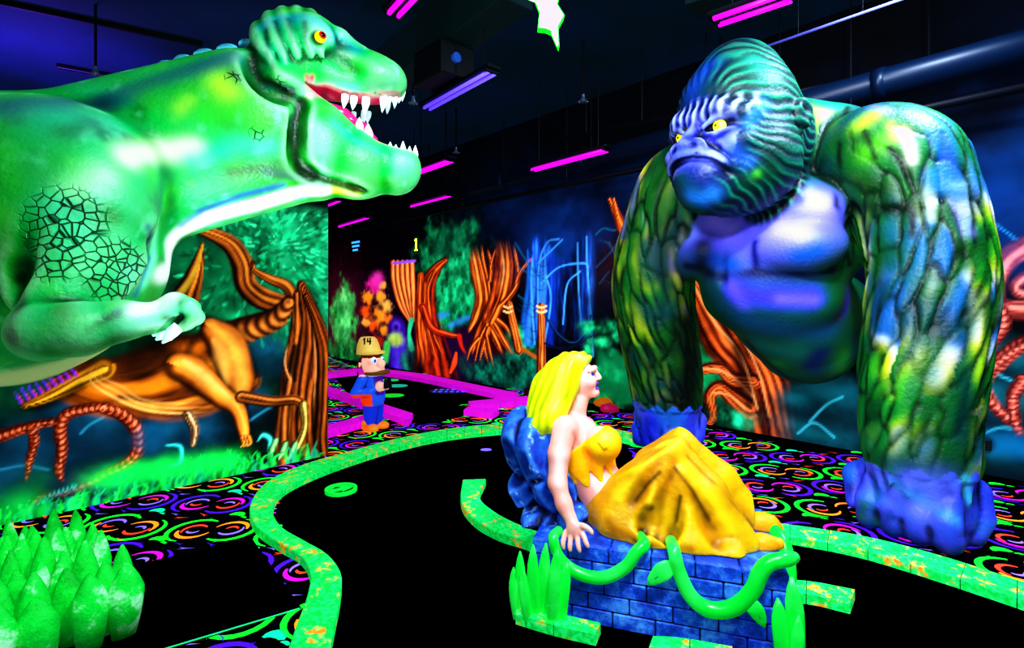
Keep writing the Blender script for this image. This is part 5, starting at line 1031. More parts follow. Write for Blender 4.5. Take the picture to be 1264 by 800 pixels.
hand = smooth01((.545+.02*n2-V[:, 2])/.05)*(V[:, 2] < .6); fringe = np.minimum(np.abs(sk.near([armN[-1]])), sk.near([armF[-1]]))
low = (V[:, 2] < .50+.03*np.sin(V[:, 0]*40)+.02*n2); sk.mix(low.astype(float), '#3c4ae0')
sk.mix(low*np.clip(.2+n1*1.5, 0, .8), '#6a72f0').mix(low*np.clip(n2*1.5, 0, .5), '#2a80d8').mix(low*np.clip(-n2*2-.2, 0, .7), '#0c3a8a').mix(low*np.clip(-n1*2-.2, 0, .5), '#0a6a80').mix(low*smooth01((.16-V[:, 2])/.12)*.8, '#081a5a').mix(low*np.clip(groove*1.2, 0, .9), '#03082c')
sp([(1060, 640), (1065, 620)], 8, '#10683a', .8); sp([(1085, 655), (1075, 645)], 7, '#0c5a48', .7); sp([(1120, 595), (1160, 600), (1140, 625)], 18, '#7078ff', .7); sp([(1100, 600), (1180, 640)], 8, '#4aa0e8', .5); sp([(1075, 610)], 10, '#2a80c0', .6); sp([(1195, 590), (1195, 620)], 6, '#50c8e8', .7); sp([(1048, 600)], 8, '#1a2a6a', .8)
sp([(790, 540), (800, 525)], 14, '#1a2ac8', .7)
# ---- head paint
sk.mix(headw, '#032a3e'); sk.mix(headw*smooth01((hu-.1)/.4)*.55, '#043a48').mix(headw*np.clip(n1*1.5+.1, 0, .7), '#034a3a').mix(headw*smooth01((hs-.1)/.3)*smooth01((hu+.1)/.4)*.7, '#065a3c')
face = headw*smooth01((.36-rad_)/.14)*(hf > .18); sk.mix(face*.95, '#141c98')
sk.mix(headw*hair*np.clip(st*.6, 0, .75)*smooth01((hs+.1)/.3), '#1ea070').mix(headw*hair*np.clip(st*.6, 0, .7)*smooth01((.15-hs)/.3), '#2a58c0')
sk.mix(headw*hair*np.clip(-st*.7, 0, .8), '#010c18'); sk.mix(headw*np.clip(browh*.9, 0, .8)*(hu < .13), '#a8b8ff').mix(headw*np.clip(-browh*.9, 0, .8), '#04083c')
sk.mix(headw*ridge*.6*(face > .2), '#a0b0ff'); sk.mix(headw*np.clip(groove*1.3, 0, .95), '#010618')  # face ridges lightened and head grooves darkened, as painted-in shading
sp([(930, 70), (950, 85)], 18, '#1a9a78', .5); sp([(870, 80), (850, 110)], 16, '#1a4ab8', .5); sp([(945, 130), (925, 150)], 10, '#50a8e8', .5)
sp([(858, 190), (890, 195), (835, 195)], 9, '#6a78f8', .75); sp([(880, 188), (895, 195)], 6, '#90a0ff', .7); sp([(855, 215), (870, 225)], 18, '#0a1a70', .8); sp([(850, 245), (865, 250), (880, 245)], 12, '#2a7ad0', .65); sp([(845, 168), (862, 176)], 5, '#101a80', .8); sp([(925, 225), (945, 215)], 16, '#064a30', .7); sp([(935, 218)], 6, '#58c828', .6); sp([(955, 190), (970, 170)], 20, '#032a20', .7)
sp([(905, 190), (920, 200)], 10, '#2a60c0', .6); sp([(870, 140), (900, 145), (915, 140)], 7, '#020830', .7); sp([(835, 205), (857, 190), (892, 208)], 2.2, '#01041c', .9)
for p in ((833, 167), (886, 155)): sp([p], 8, '#020624', .85)
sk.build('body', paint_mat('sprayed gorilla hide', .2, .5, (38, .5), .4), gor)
# eyes
for s in (1, -1):
    c = Hd(.392, .165*s, -.088); m = MB(); m.ball(c, .046, GA); eo = m.build('eye', flat('glowing yellow eye %d' % s, '#e8f060', .8, .15), gor, smooth=True)
    f = unit(gn+gs*.02*s-gu*.08); e1 = unit(np.cross(gu, f)); e2 = np.cross(f, e1)
    m = MB(); m.ball(c+f*.034, (.014, .027, .027), (f, e1, e2)); m.build('iris', flat('amber iris', '#f0d818', .7, .2), eo, smooth=True)
    m = MB(); m.ball(c+f*.039, (.012, .012, .012), (f, e1, e2)); m.build('pupil', flat('dark pupil', '#020204', 0, .1), eo, smooth=True)
# ================================================================== STONE BENCH WITH VINES, RECLINING WOMAN
E1 = unit([.95, -.31, 0]); E2 = np.array([.31, .95, 0.]); E2 = unit(E2-E1*(E1@E2)); BO = np.array([.107, 2.64, 0]); BZ = .39; BL, BD = 1.165, .75; E3 = np.array([0, 0, 1.])
EA = (E1, E2, E3)
def Bp(a, b, z): return BO+E1*a+E2*b+E3*z
def Q(px, py, b):                      # point on the vertical plane b metres behind the bench front that shows at (px, py)
    r = np.array([(px-CX)/F, 1, (HY-py)/F]); o = np.array([0, 0, EYE]); return o+r*(((BO-o)@E2+b)/(r@E2))
qr = lambda px, py, b, r: r*Q(px, py, b)[1]/F
bench = empty('stone_bench', Bp(BL/2, BD/2, 0), 'blue painted brick bench with a rock backrest, hung with green vines', 'bench')
def brick_mat():
    m, nt, b = nodes('blue painted brick'); tc = nt.nodes.new('ShaderNodeTexCoord')
    n = nt.nodes.new('ShaderNodeTexNoise'); n.inputs['Scale'].default_value = 7; n.inputs['Detail'].default_value = 8; n.inputs['Roughness'].default_value = .7
    r = nt.nodes.new('ShaderNodeValToRGB'); e = r.color_ramp.elements; e[0].position = .3; e[0].color = (*lin('#04104a'), 1); e[1].position = .72; e[1].color = (*lin('#58a0f0'), 1)
    x = r.color_ramp.elements.new(.5); x.color = (*lin('#1648b8'), 1)
    nt.links.new(tc.outputs['Object'], n.inputs['Vector']); nt.links.new(n.outputs['Fac'], r.inputs['Fac']); nt.links.new(r.outputs['Color'], b.inputs['Base Color']); nt.links.new(r.outputs['Color'], b.inputs['Emission Color'])
    b.inputs['Emission Strength'].default_value = .42; b.inputs['Roughness'].default_value = .6
    n2 = nt.nodes.new('ShaderNodeTexNoise'); n2.inputs['Scale'].default_value = 30; n2.inputs['Detail'].default_value = 8; nt.links.new(tc.outputs['Object'], n2.inputs['Vector'])
    bp = nt.nodes.new('ShaderNodeBump'); bp.inputs['Strength'].default_value = .7; bp.inputs['Distance'].default_value = .015; nt.links.new(n2.outputs['Fac'], bp.inputs['Height']); nt.links.new(bp.outputs['Normal'], b.inputs['Normal']); return m
BRK = brick_mat(); JNT = flat('dark blue joint', '#02062c', .15, .9)
m = MB(); m.cur = 1; m.box(Bp(BL/2, BD/2, (BZ-.012)/2+.003), (BL-.012, BD-.012, BZ-.02), EA); m.cur = 0
ch = (BZ-.004)/5
for row in range(5):
    z = .004+ch*(row+.5)
    for fc, ln in (('f', BL), ('r', BD), ('b', BL), ('l', BD)):
        x = -(.5*.2 if row % 2 else 0)-.02*(row % 3)
        while x < ln-.01:
            x0, x1 = max(x, 0)+.003, min(x+.2, ln)-.003; x += .2
            if x1-x0 < .02: continue
            c = (x0+x1)/2; jit = random.uniform(-.003, .003)
            if fc == 'f': m.box(Bp(c, .012+jit, z), (x1-x0, .03, ch-.006), EA, .005)
            elif fc == 'b': m.box(Bp(c, BD-.012, z), (x1-x0, .03, ch-.006), EA, .005)
            elif fc == 'r': m.box(Bp(BL-.012+jit, c, z), (.03, x1-x0, ch-.006), EA, .005)
            else: m.box(Bp(.012+jit, c, z), (.03, x1-x0, ch-.006), EA, .005)
for i in range(6):
    for j in range(4): m.box(Bp((i+.5)*BL/6, (j+.5)*BD/4, BZ-.012), (BL/6-.006, BD/4-.006, .03), EA, .006)
m.build('brick_base', [BRK, JNT], bench)
# rock backrest
c = Clay(Bp(-.35, .0, .36), Bp(.45, .9, 1.25), .012); lo = np.min([Bp(a, b, 0) for a in (-.4, .55) for b in (-.1, .85)], axis=0); hi = np.max([Bp(a, b, 0) for a in (-.4, .55) for b in (-.1, .85)], axis=0)
c = Clay([lo[0], lo[1], .34], [hi[0], hi[1], 1.2], .012)
for px, py, b, rx, ry, rz in ((650, 548, .42, .11, .26, .20), (668, 560, .30, .12, .2, .2), (690, 590, .38, .13, .26, .17), (668, 632, .36, .085, .25, .075), (665, 655, .33, .075, .22, .06), (715, 622, .4, .10, .28, .07), (718, 650, .4, .12, .28, .07), (700, 570, .42, .12, .25, .15), (650, 600, .40, .09, .2, .1), (735, 640, .42, .10, .25, .10), (690, 640, .34, .10, .22, .09)):
    p = Q(px, py, b); c.rock(p, (rx*1.12, ry*1.1, rz*1.12), (unit(E1+E3*.25), E2, unit(E3-E1*.25)), int(px*7+py))
s = c.net(1); V = s.V; nn = s.normals(); fc = fbm(V[:, 0]*6, V[:, 1]*6, V[:, 2]*6, 3, 3); s.V = V+nn*(.006*fbm(V[:, 0]*20, V[:, 1]*20, V[:, 2]*20, 3, 7))[:, None]; s.relax(1); s.V[:, 2] = np.maximum(s.V[:, 2], BZ-.005)
s.prep(); cav = s.cavity(4); s.base('#0c3494').mix(np.clip(.2+fc*1.6, 0, .8), '#1450a8').mix(np.clip(-cav*160, 0, .5), '#4a90e8').mix(np.clip(cav*350, 0, .95), '#010824')  # rock edges lightened and clefts darkened, shade in the paint
vein = np.abs(fbm(V[:, 0]*4, V[:, 1]*4, V[:, 2]*4, 4, 21)); s.mix(np.exp(-(vein/.010)**2)*.55, '#a8d8ff')
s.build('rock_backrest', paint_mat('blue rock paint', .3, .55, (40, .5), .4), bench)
# vines
VINE = flat('glossy vine green', '#08d040', .32, .3, (30, .15), .5, var=('#40f070', 5, .45, .75)); LEAFM = flat('leaf green', '#10d848', .35, .4, (25, .2), .4, var=('#4af078', 6, .45, .75)); VEIN = flat('dark leaf vein', '#045a18', .1, .6)
def leaf(name, parent, pts, w, nrm, mat=LEAFM, th=.25, n=14, vein=True):
    pts = catmull(pts, 4); m = MB(); k = len(pts); T_ = np.gradient(pts, axis=0); T_ /= np.linalg.norm(T_, axis=1)[:, None]; V = []; prof = []
    for i in range(k):
        t = i/(k-1); ww = w*max(.02, (math.sin(math.pi*(t*.86+.10))**.8 if t < .97 else .06) if vein else (.72+.5*t-.2*t*t)*min(1, (1-t)*3.2+.03)**.6); sd = unit(np.cross(T_[i], nrm)); up = unit(np.cross(sd, T_[i]))
        for j in range(n):
            a = 2*math.pi*j/n; V.append(pts[i]+sd*ww*math.cos(a)+up*ww*th*math.sin(a)*(1-.35*math.exp(-(math.cos(a)/.25)**2)*(math.sin(a) > 0)))
    m.add(V, [(i*n+j, i*n+(j+1) % n, (i+1)*n+(j+1) % n, (i+1)*n+j) for i in range(k-1) for j in range(n)]+[tuple(range(n))[::-1], tuple(range((k-1)*n, k*n))])
    if vein:
        m.cur = 1; up0 = unit(np.array(nrm, float)); m.tube([p+up0*(w*th*.62) for p in pts[2:-2]], w*.035, 6)
    return m.build(name, [mat, VEIN], parent, smooth=True)
fb = -.035
def vine(pts, rad, name='vine'):
    m = MB(); q = catmull(pts, 8); m.tube(q, rad, 14); return m.build(name, VINE, bench, smooth=True)
v1 = vine([Q(690, 655, .06), Q(683, 665, fb), Q(692, 690, fb), Q(715, 708, fb), Q(745, 713, fb), Q(772, 700, fb), Q(785, 682, fb), Q(795, 672, .0), Q(790, 662, .10)], [.024, .026, .027, .03, .03, .03, .028, .03, .026])
v2 = vine([Q(828, 668, .10), Q(832, 680, fb), Q(838, 705, fb), Q(852, 735, fb), Q(875, 752, fb), Q(905, 750, fb), Q(928, 730, fb), Q(938, 708, fb), Q(950, 695, fb), Q(972, 690, -.01), Q(980, 688, .12)], [.028, .03, .032, .034, .036, .037, .036, .036, .034, .032, .026])
v3 = vine([Bp(BL+.0, .45, BZ+.03), Bp(BL+.04, .36, BZ-.02), Bp(BL+.05, .30, BZ-.12), Bp(BL+.04, .27, .16), Bp(BL+.03, .25, .02)], [.03, .038, .04, .036, .03])
nf = -E2
leaf('leaf', v2, [Q(831, 696, fb), Q(818, 706, fb-.02), Q(799, 722, fb-.01)], .042, nf); leaf('leaf', v2, [Q(918, 740, fb), Q(932, 752, fb-.02), Q(944, 775, fb)], .036, nf)
for px, py0, py1, w, ln, b in ((646, 765, 680, .030, -4, -.06), (660, 772, 672, .032, -2, -.09), (653, 768, 700, .028, -8, -.12), (670, 776, 670, .032, 4, -.07), (682, 778, 676, .034, 6, -.12), (692, 780, 692, .032, 8, -.09), (638, 762, 700, .028, -4, -.08)):
    bs = Q(px, py0, b); bs[2] = .008; tp = Q(px+ln, py1, b*.6); leaf('grass_leaf', bench, [bs, bs*.5+tp*.5+nf*.02, tp], w, nf, th=.45, vein=False)
for px, py0, py1, w, ln, b in ((966, 830, 738, .036, -6, -.06), (985, 830, 712, .04, -8, -.02), (978, 840, 760, .03, 8, -.10)):
    bs = Q(px, py0, b); bs[2] = .008; tp = Q(px+ln, py1, b*.6); leaf('grass_leaf', bench, [bs, bs*.5+tp*.5+nf*.02, tp], w, nf, th=.45, vein=False)
# ---------- the woman
wo = empty('woman_statue', Bp(.45, .36, BZ), 'statue of a blonde woman in ragged yellow clothes reclining on the brick bench', 'statue')
lo = np.min([Bp(a, b, 0) for a in (-.35, 1.5) for b in (-.15, .9)], axis=0); hi = np.max([Bp(a, b, 0) for a in (-.35, 1.5) for b in (-.15, .9)], axis=0)
cb = .36                                # depth of her middle behind the bench front
shN, shF = Q(697, 528, .20), Q(722, 528, .54); neckb = Q(706, 522, cb); hip = Q(762, 632, cb)
k = Clay([lo[0], lo[1], .36], [Q(800, 600, .3)[0], hi[1], 1.40], .0062)
k.chain([Q(712, 545, cb), Q(728, 575, cb), Q(742, 602, cb), Q(756, 625, cb)], [.135, .115, .118, .14], .06, sq=(E2, 1.22))
k.chain([shN, Q(706, 530, cb), shF], [.06, .085, .06], .05)
k.cone(Q(708, 520, cb), Q(716, 492, cb), .058, .05, .03)                                            # neck
for b in (cb-.095, cb+.095): k.ell(Q(744, 545, b), (.085, .085, .08), EA, .03)
# head, face to the right
hc = Q(714, 466, cb); hd1 = unit(E1+E3*.2); hd3 = unit(E3-E1*.2); HA = (hd1, E2, hd3)
def hq(f, s_, u): return hc+hd1*f+E2*s_+hd3*u
k.ell(hq(-.01, 0, .015), (.098, .075, .105), HA, .02); k.ell(hq(.038, 0, -.045), (.058, .058, .072), HA, .03); k.ell(hq(.076, 0, -.100), (.026, .028, .023), HA, .025)
k.chain([hq(.088, 0, .028), hq(.108, 0, .002), hq(.119, 0, -.018)], [.010, .012, .013], .012); k.ell(hq(.110, 0, -.024), (.013, .020, .009), HA, .01)
k.ell(hq(.096, 0, -.048), (.015, .022, .008), HA, .008); k.ell(hq(.091, 0, -.074), (.015, .02, .009), HA, .008); k.ell(hq(.10, 0, -.061), (.022, .019, .0075), HA, .005, 'sub')
for s_ in (-1, 1): k.ell(hq(.088, .034*s_, .012), (.018, .02, .013), HA, .015, 'sub'); k.ell(hq(.062, .042*s_, -.03), (.03, .025, .028), HA, .03)
k.chain([hq(.083, -.06, .032), hq(.096, -.03, .036), hq(.094, 0, .032), hq(.096, .03, .036), hq(.083, .06, .032)], .012, .02)
# near arm down to the bench edge, far arm behind
k.chain([shN, Q(690, 560, .13), Q(688, 596, .10), Q(696, 622, .06), Q(706, 644, .02)], [.066, .056, .047, .040, .031], .025)
k.chain([shF, Q(735, 560, .66), Q(760, 600, .66), Q(770, 650, .62)], [.06, .05, .042, .034], .03)
wr = Q(706, 646, .02)
k.ell(Q(709, 654, .0), (.042, .022, .040), EA, .015)
for (x0, y0), pts in (((698, 656), [(696, 664, -.015), (695, 671, -.028), (696, 677, -.030)]), ((705, 658), [(704, 667, -.018), (703.5, 675, -.032), (704, 682, -.034)]), ((712, 658), [(713, 667, -.018), (714, 675, -.032), (716, 681, -.034)]), ((718, 656), [(721, 663, -.015), (723.5, 670, -.028), (726, 675, -.030)])):
    k.chain([Q(x0, y0, .0)]+[Q(*p) for p in pts], [.0125, .0125, .0115, .009], .006, n=2)
k.chain([Q(715, 648, .01), Q(722, 650, -.01), Q(728, 654, -.014), Q(731, 659, -.014)], [.014, .0125, .011, .009], .008, n=2)
s = k.net(2).prep(); V = s.V; sp = s.spray; s.base('#d8988c').mix(np.clip(.2+fbm(V[:, 0]*5, V[:, 1]*5, V[:, 2]*5, 3, 2), 0, .5), '#f4c4bc'); cav = s.cavity(5, 1); s.mix(np.clip(cav*260, 0, .8), '#7a3a40')  # skin folds darkened by painted shade
sp([(728, 478)], 6, '#f08088', .5); sp([(700, 500), (712, 505)], 5, '#c08078', .5); sp([(712, 535), (716, 545)], 4, '#a86058', .6); sp([(735, 590), (745, 600)], 8, '#fff0f0', .5); sp([(690, 560), (690, 590)], 7, '#fff0f4', .5)
u1 = (V-hc)@hd1; u3 = (V-hc)@hd3; u2 = np.abs((V-hc)@E2)
s.mix(((u1 > .08) & (u3 < -.040) & (u3 > -.082) & (u2 < .026)).astype(float)*.9, '#5a1a9a')
s.mix(np.exp(-((u1-.086)/.02)**2-((u2-.034)/.022)**2-((u3-.036)/.006)**2)*.8, '#a06a20')
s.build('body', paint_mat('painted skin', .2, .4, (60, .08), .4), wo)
for sg in (-1, 1):
    c = hq(.074, .034*sg, .010); m = MB(); m.ball(c, .018, HA); eo = m.build('eye', flat('white eye %d' % sg, '#f4f8ff', .4, .15), wo, smooth=True); f = unit(hd1+E2*sg*.35)
    m = MB(); m.ball(c+f*.0145, (.006, .010, .010), (f, unit(np.cross(E3, f)), E3)); m.build('iris', flat('blue iris %d' % sg, '#1a3ad0', .3, .2), eo, smooth=True)
# hair
k = Clay([lo[0], lo[1], .75], [Q(790, 430, .3)[0], hi[1], 1.42], .0075)
k.ell(hq(-.035, 0, .035), (.115, .10, .118), HA, .03); k.ell(hq(.025, 0, .09), (.075, .075, .04), HA, .03)
for sg in (-1, 1):
    e = .085*sg; b = cb+e
    k.chain([hq(.03, .05*sg, .10), hq(-.025, .082*sg, .06), hq(-.06, .088*sg, -.03), Q(682, 502, b), Q(672, 522, b)], [.035, .05, .062, .062, .045], .03, n=3)
k.chain([hq(-.08, 0, .04), Q(680, 480, cb), Q(671, 510, cb-.02), Q(664, 530, cb-.04)], [.09, .10, .085, .05], .04, n=3)
k.chain([Q(692, 500, .24), Q(678, 518, .22), Q(664, 530, .24), Q(662, 545, .26), Q(665, 556, .28)], [.05, .055, .045, .03, .008], .03, n=3)
k.ell(hq(.108, 0, -.035), (.10, .15, .115), HA, .02, 'sub')
s = k.net(2); V = s.V; N = s.normals(); ph = ((V-hc)@E1*2-(V[:, 2]-hc[2])*.6)*60+5*fbm(V[:, 0]*5, V[:, 1]*5, V[:, 2]*5, 2, 3); s.V = V+N*(np.sin(ph)*.0035)[:, None]; s.prep()
s.base('#b8d008').mix(np.clip(np.sin(ph)*.3, 0, .35), '#e8f838').mix(np.clip(-np.sin(ph)*.3, 0, .4), '#7a9008').mix(np.clip(s.cavity(5)*200, 0, .7), '#5a6a04')
s.spray([(705, 436), (725, 438)], 7, '#80f060', .6); s.spray([(690, 450), (680, 500)], 8, '#f8ff60', .6); s.spray([(670, 535)], 6, '#98b010', .6)
s.build('hair', paint_mat('painted blonde hair', .35, .35, (50, .15), .4), wo)
# bodice with a torn lower edge
k = Clay([lo[0], lo[1], .6], [Q(800, 600, .3)[0], hi[1], 1.15], .0065)
k.chain([Q(712, 545, cb), Q(728, 575, cb), Q(744, 606, cb)], [.144, .125, .128], .05, sq=(E2, 1.22))
for b in (cb-.095, cb+.095): k.ell(Q(745, 546, b), (.095, .094, .09), EA, .03)
k.cone(Q(744, 552, cb-.1), Q(738, 578, cb-.06), .07, .055, .05); k.cone(Q(744, 552, cb+.1), Q(738, 578, cb+.06), .07, .055, .05)
tx = unit(Q(742, 602, cb)-Q(712, 545, cb)); k.cut(Q(731, 534, cb), unit(-E1*.62+E3*.78), .006)
o = Q(738, 580, cb)
sl, (x, y, z) = k._box(o-.4, o+.4); ax_ = (x-o[0])*tx[0]+(y-o[1])*tx[1]+(z-o[2])*tx[2]; ang_ = np.arctan2((x-o[0])*E2[0]+(y-o[1])*E2[1], (x-o[0])*E1[0]+(y-o[1])*E1[1]+(z-o[2])*.4)
edge = -.035+.085*np.abs(((ang_*3.4+.4) % 2)-1)+.012*np.sin(ang_*13); k._apply(sl, (-(ax_-edge)).astype(np.float32), .004, 'sub')
s = k.net(1).prep(); V = s.V; s.base('#e0a808').mix(np.clip(.2+1.5*fbm(V[:, 0]*7, V[:, 1]*7, V[:, 2]*7, 3, 2), 0, .8), '#f8d818').mix(np.clip(s.cavity(5)*260, 0, .85), '#4a3002')
s.spray([(722, 560), (728, 580)], 7, '#d07808', .8); s.spray([(745, 530), (755, 540)], 6, '#ffe840', .7); s.spray([(722, 538), (735, 530), (748, 526)], 1.6, '#3a2402', .8); s.spray([(735, 545), (742, 556), (752, 552)], 1.5, '#4a3002', .7)
YCL = paint_mat('painted yellow cloth', .2, .45, (45, .3), .35); s.build('bodice', YCL, wo)
# skirt over hips and drawn-up legs
k = Clay([Q(715, 600, .3)[0], lo[1]-.1, .36], [hi[0]+.1, hi[1], 1.05], .008)
k.ell(Q(762, 630, cb), (.16, .19, .14), EA, .05); k.chain([Q(738, 600, cb), Q(752, 622, cb)], [.118, .15], .05, sq=(E2, 1.2))
n1_, n2_ = cb-.12, cb+.10
k.chain([Q(765, 630, n1_), Q(800, 580, n1_+.02), Q(820, 556, n1_+.04)], [.14, .12, .105], .05)
k.chain([Q(775, 625, n2_), Q(812, 575, n2_), Q(836, 552, n2_)], [.13, .115, .10], .05)
k.chain([Q(822, 556, n1_+.04), Q(872, 608, n1_), Q(918, 670, n1_-.02)], [.105, .095, .075], .04)
k.chain([Q(836, 552, n2_), Q(888, 590, n2_), Q(938, 642, n2_)], [.10, .085, .06], .04)
k.cone(Q(800, 620, cb-.06), Q(850, 650, cb-.06), .11, .11, .08); k.cone(Q(850, 640, cb-.04), Q(905, 668, cb-.04), .12, .075, .06); k.cone(Q(825, 590, cb), Q(880, 640, cb), .09, .1, .06)
k.chain([Q(760, 648, .16), Q(800, 664, .12), Q(850, 674, .12), Q(905, 686, .12)], [.08, .07, .065, .055], .06)
k.cone(Q(800, 612, n1_-.04), Q(862, 655, n1_-.05), .10, .10, .06); k.cone(Q(832, 600, n1_-.02), Q(845, 650, n1_-.04), .085, .10, .06)
for pts, r in (([(815, 578), (800, 590), (786, 610), (778, 622)], .016), ([(838, 580), (826, 600), (818, 625), (812, 660)], .016), ([(830, 572), (850, 600), (870, 635), (885, 668)], .018), ([(795, 600), (785, 612)], .012), ([(800, 635), (795, 655)], .014), ([(838, 612), (834, 640), (826, 668)], .014)):
    q = [Q(x, y, n1_-.145) for x, y in pts]
    k.chain(q, r*1.35, .05, 'sub', n=3)
for pts, r in (([(822, 575), (806, 600), (797, 640)], .018), ([(838, 580), (845, 610), (840, 650), (832, 672)], .016), ([(846, 585), (875, 625), (898, 670)], .016)):
    k.chain([Q(x, y, n1_-.06) for x, y in pts], r, .04, n=3)
k.cut(Q(934, 655, cb), unit(E1*1.0+E3*.05), .01); k.cut(np.array([0, 0, BZ+.004]), -E3, .006); k.cut(Q(732, 594, cb), -unit(tx+E1*.1), .008)
s = k.net(2); V = s.V; s.V = V+s.normals()*(.006*fbm(V[:, 0]*9, V[:, 1]*9, V[:, 2]*9, 3, 3))[:, None]; s.V[:, 2] = np.maximum(s.V[:, 2], BZ+.004); s.prep(); cav = s.cavity(7, 1); n1 = fbm(V[:, 0]*4, V[:, 1]*4, V[:, 2]*4, 4, 6); sp = s.spray
s.base('#b88204').mix(np.clip(.15+n1*1.4, 0, .8), '#d8b00c').mix(np.clip(-cav*120, 0, .6), '#f8dc28').mix(np.clip(cav*260, 0, .92), '#2a1800')  # fold shade and raised-cloth light painted into the yellow
sp([(815, 545), (835, 540)], 9, '#fff040', .6); sp([(845, 570), (880, 620), (900, 650)], 7, '#f8e020', .6); sp([(760, 610), (770, 600)], 10, '#f0d028', .5); sp([(750, 645), (755, 655)], 10, '#8a5008', .7); sp([(765, 655), (800, 670), (850, 678)], 6, '#a06008', .7); sp([(780, 668), (800, 674)], 4, '#3a2402', .7)
sp([(812, 580), (796, 596), (782, 615)], 2.6, '#3a2402', .85); sp([(836, 612), (832, 640), (824, 668)], 2.4, '#3a2402', .8); sp([(832, 574), (852, 602), (872, 640)], 2.6, '#4a3002', .8); sp([(804, 630), (792, 655)], 3, '#4a3002', .7); sp([(850, 560), (880, 590), (925, 640)], 2.6, '#6a4804', .6)
sp([(733, 596), (745, 606)], 3, '#b08008', .5); sp([(870, 655), (895, 665)], 8, '#e0a010', .6)
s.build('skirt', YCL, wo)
for i, (a, m_, b, bb) in enumerate((((925, 674), (942, 672), (966, 671), n1_-.0), ((936, 645), (950, 648), (966, 655), n2_))):
    lo2 = Q(a[0], a[1], bb)-.2; k = Clay(lo2, Q(b[0], b[1], bb)+.2, .006); k.chain([Q(*a, bb), Q(*m_, bb), Q(b[0]-5, b[1], bb)], [.05, .047, .028], .03, sq=(E2, .9)); k.ell(Q(a[0]+4, a[1]+1, bb), (.05, .042, .048), EA, .03)
    k.cut(np.array([0, 0, BZ+.004]), -E3, .004); s = k.net(2); s.V[:, 2] = np.maximum(s.V[:, 2], BZ+.004); s.prep(); s.base('#d89008').mix(np.clip(-s.cavity(5)*200, 0, .6), '#f8c828'); s.build('foot', YCL, wo)
# ================================================================== GRASS CLUMP (front left)
gc0 = np.array([-1.80, 2.50, 0]); ge1 = unit([-.70, -.71, 0]); ge2 = unit([-.80, .60, 0])
clump = empty('grass_clump', gc0+ge1*.5+ge2*.4, 'thick glowing green sculpted grass clump in the bottom left corner', 'plant sculpture')
def grass_mat():
    m, nt, b = nodes('glowing grass paint'); tc = nt.nodes.new('ShaderNodeTexCoord')
    n = nt.nodes.new('ShaderNodeTexNoise'); n.inputs['Scale'].default_value = 5; n.inputs['Detail'].default_value = 8; n.inputs['Roughness'].default_value = .7; nt.links.new(tc.outputs['Object'], n.inputs['Vector'])
    r = nt.nodes.new('ShaderNodeValToRGB'); e = r.color_ramp.elements; e[0].position = .35; e[0].color = (*lin('#00b838'), 1); e[1].position = .62; e[1].color = (*lin('#b8ffd0'), 1); x = e.new(.54); x.color = (*lin('#08e850'), 1)
    nt.links.new(n.outputs['Fac'], r.inputs['Fac'])
    a = nt.nodes.new('ShaderNodeAttribute'); a.attribute_name = 'paint'; mx = nt.nodes.new('ShaderNodeMixRGB'); mx.blend_type = 'MULTIPLY'; mx.inputs['Fac'].default_value = 1
    nt.links.new(r.outputs['Color'], mx.inputs['Color1']); nt.links.new(a.outputs['Color'], mx.inputs['Color2'])
    nt.links.new(mx.outputs['Color'], b.inputs['Base Color']); nt.links.new(mx.outputs['Color'], b.inputs['Emission Color']); b.inputs['Emission Strength'].default_value = .45; b.inputs['Roughness'].default_value = .6
    n2 = nt.nodes.new('ShaderNodeTexNoise'); n2.inputs['Scale'].default_value = 70; nt.links.new(tc.outputs['Object'], n2.inputs['Vector'])
    bp = nt.nodes.new('ShaderNodeBump'); bp.inputs['Strength'].default_value = .5; bp.inputs['Distance'].default_value = .01; nt.links.new(n2.outputs['Fac'], bp.inputs['Height']); nt.links.new(bp.outputs['Normal'], b.inputs['Normal']); return m
GRASS = grass_mat()
def blade(base, tip, w, nrm, th=.5):
    L = 12; n = 12; V = []; col = []; ax = tip-base; T_ = unit(ax); sd = unit(np.cross(T_, nrm)); up = unit(np.cross(sd, T_)); ln = np.linalg.norm(ax)
    for i in range(L+1):
        t = i/L; ww = w*(.62+.75*t-.35*t*t)*max(.03, min(1, (1-t)*2.9))**.62; bow = up*.03*math.sin(math.pi*t)
        for j in range(n):
            a = 2*math.pi*j/n; V.append(base+ax*t+bow+sd*ww*math.cos(a)+up*ww*th*math.sin(a)); col.append([.16+.84*smooth01(t*1.3+.1)*(.62+.38*math.sin(a))]*3)  # painted shading: dark roots, darker sides and back, bright tips
    Fs = [(i*n+j, i*n+(j+1) % n, (i+1)*n+(j+1) % n, (i+1)*n+j) for i in range(L) for j in range(n)]+[tuple(range(n))[::-1], tuple(range(L*n, L*n+n))]
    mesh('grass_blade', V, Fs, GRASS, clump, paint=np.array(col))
nf_ = unit(np.cross(ge1, E3)); nf_ = nf_ if nf_[1] < 0 else -nf_
rows_ = [(0.0, 8, .075, .345), (.085, 9, .062, .38), (.18, 10, .055, .40), (.28, 10, .05, .40), (.38, 10, .05, .405), (.49, 10, .048, .40), (.60, 10, .048, .40), (.71, 9, .048, .395), (.82, 9, .045, .40), (.92, 8, .045, .39)]
for ri, (d, cnt_, w, hgt) in enumerate(rows_):
    for k in range(cnt_):
        u = (k+.5+(.4 if ri % 2 else 0)+random.uniform(-.12, .12))/cnt_*1.15-.02; b = gc0+ge1*u+ge2*(d+random.uniform(-.015, .015)); b[2] = .004
        hh = hgt*random.uniform(.86, 1.08); t = b+E3*hh+ge1*random.uniform(-.03, .03)-ge2*random.uniform(-.05, .02)*(ri > 0); blade(b, t, w*random.uniform(.9, 1.12), nf_)
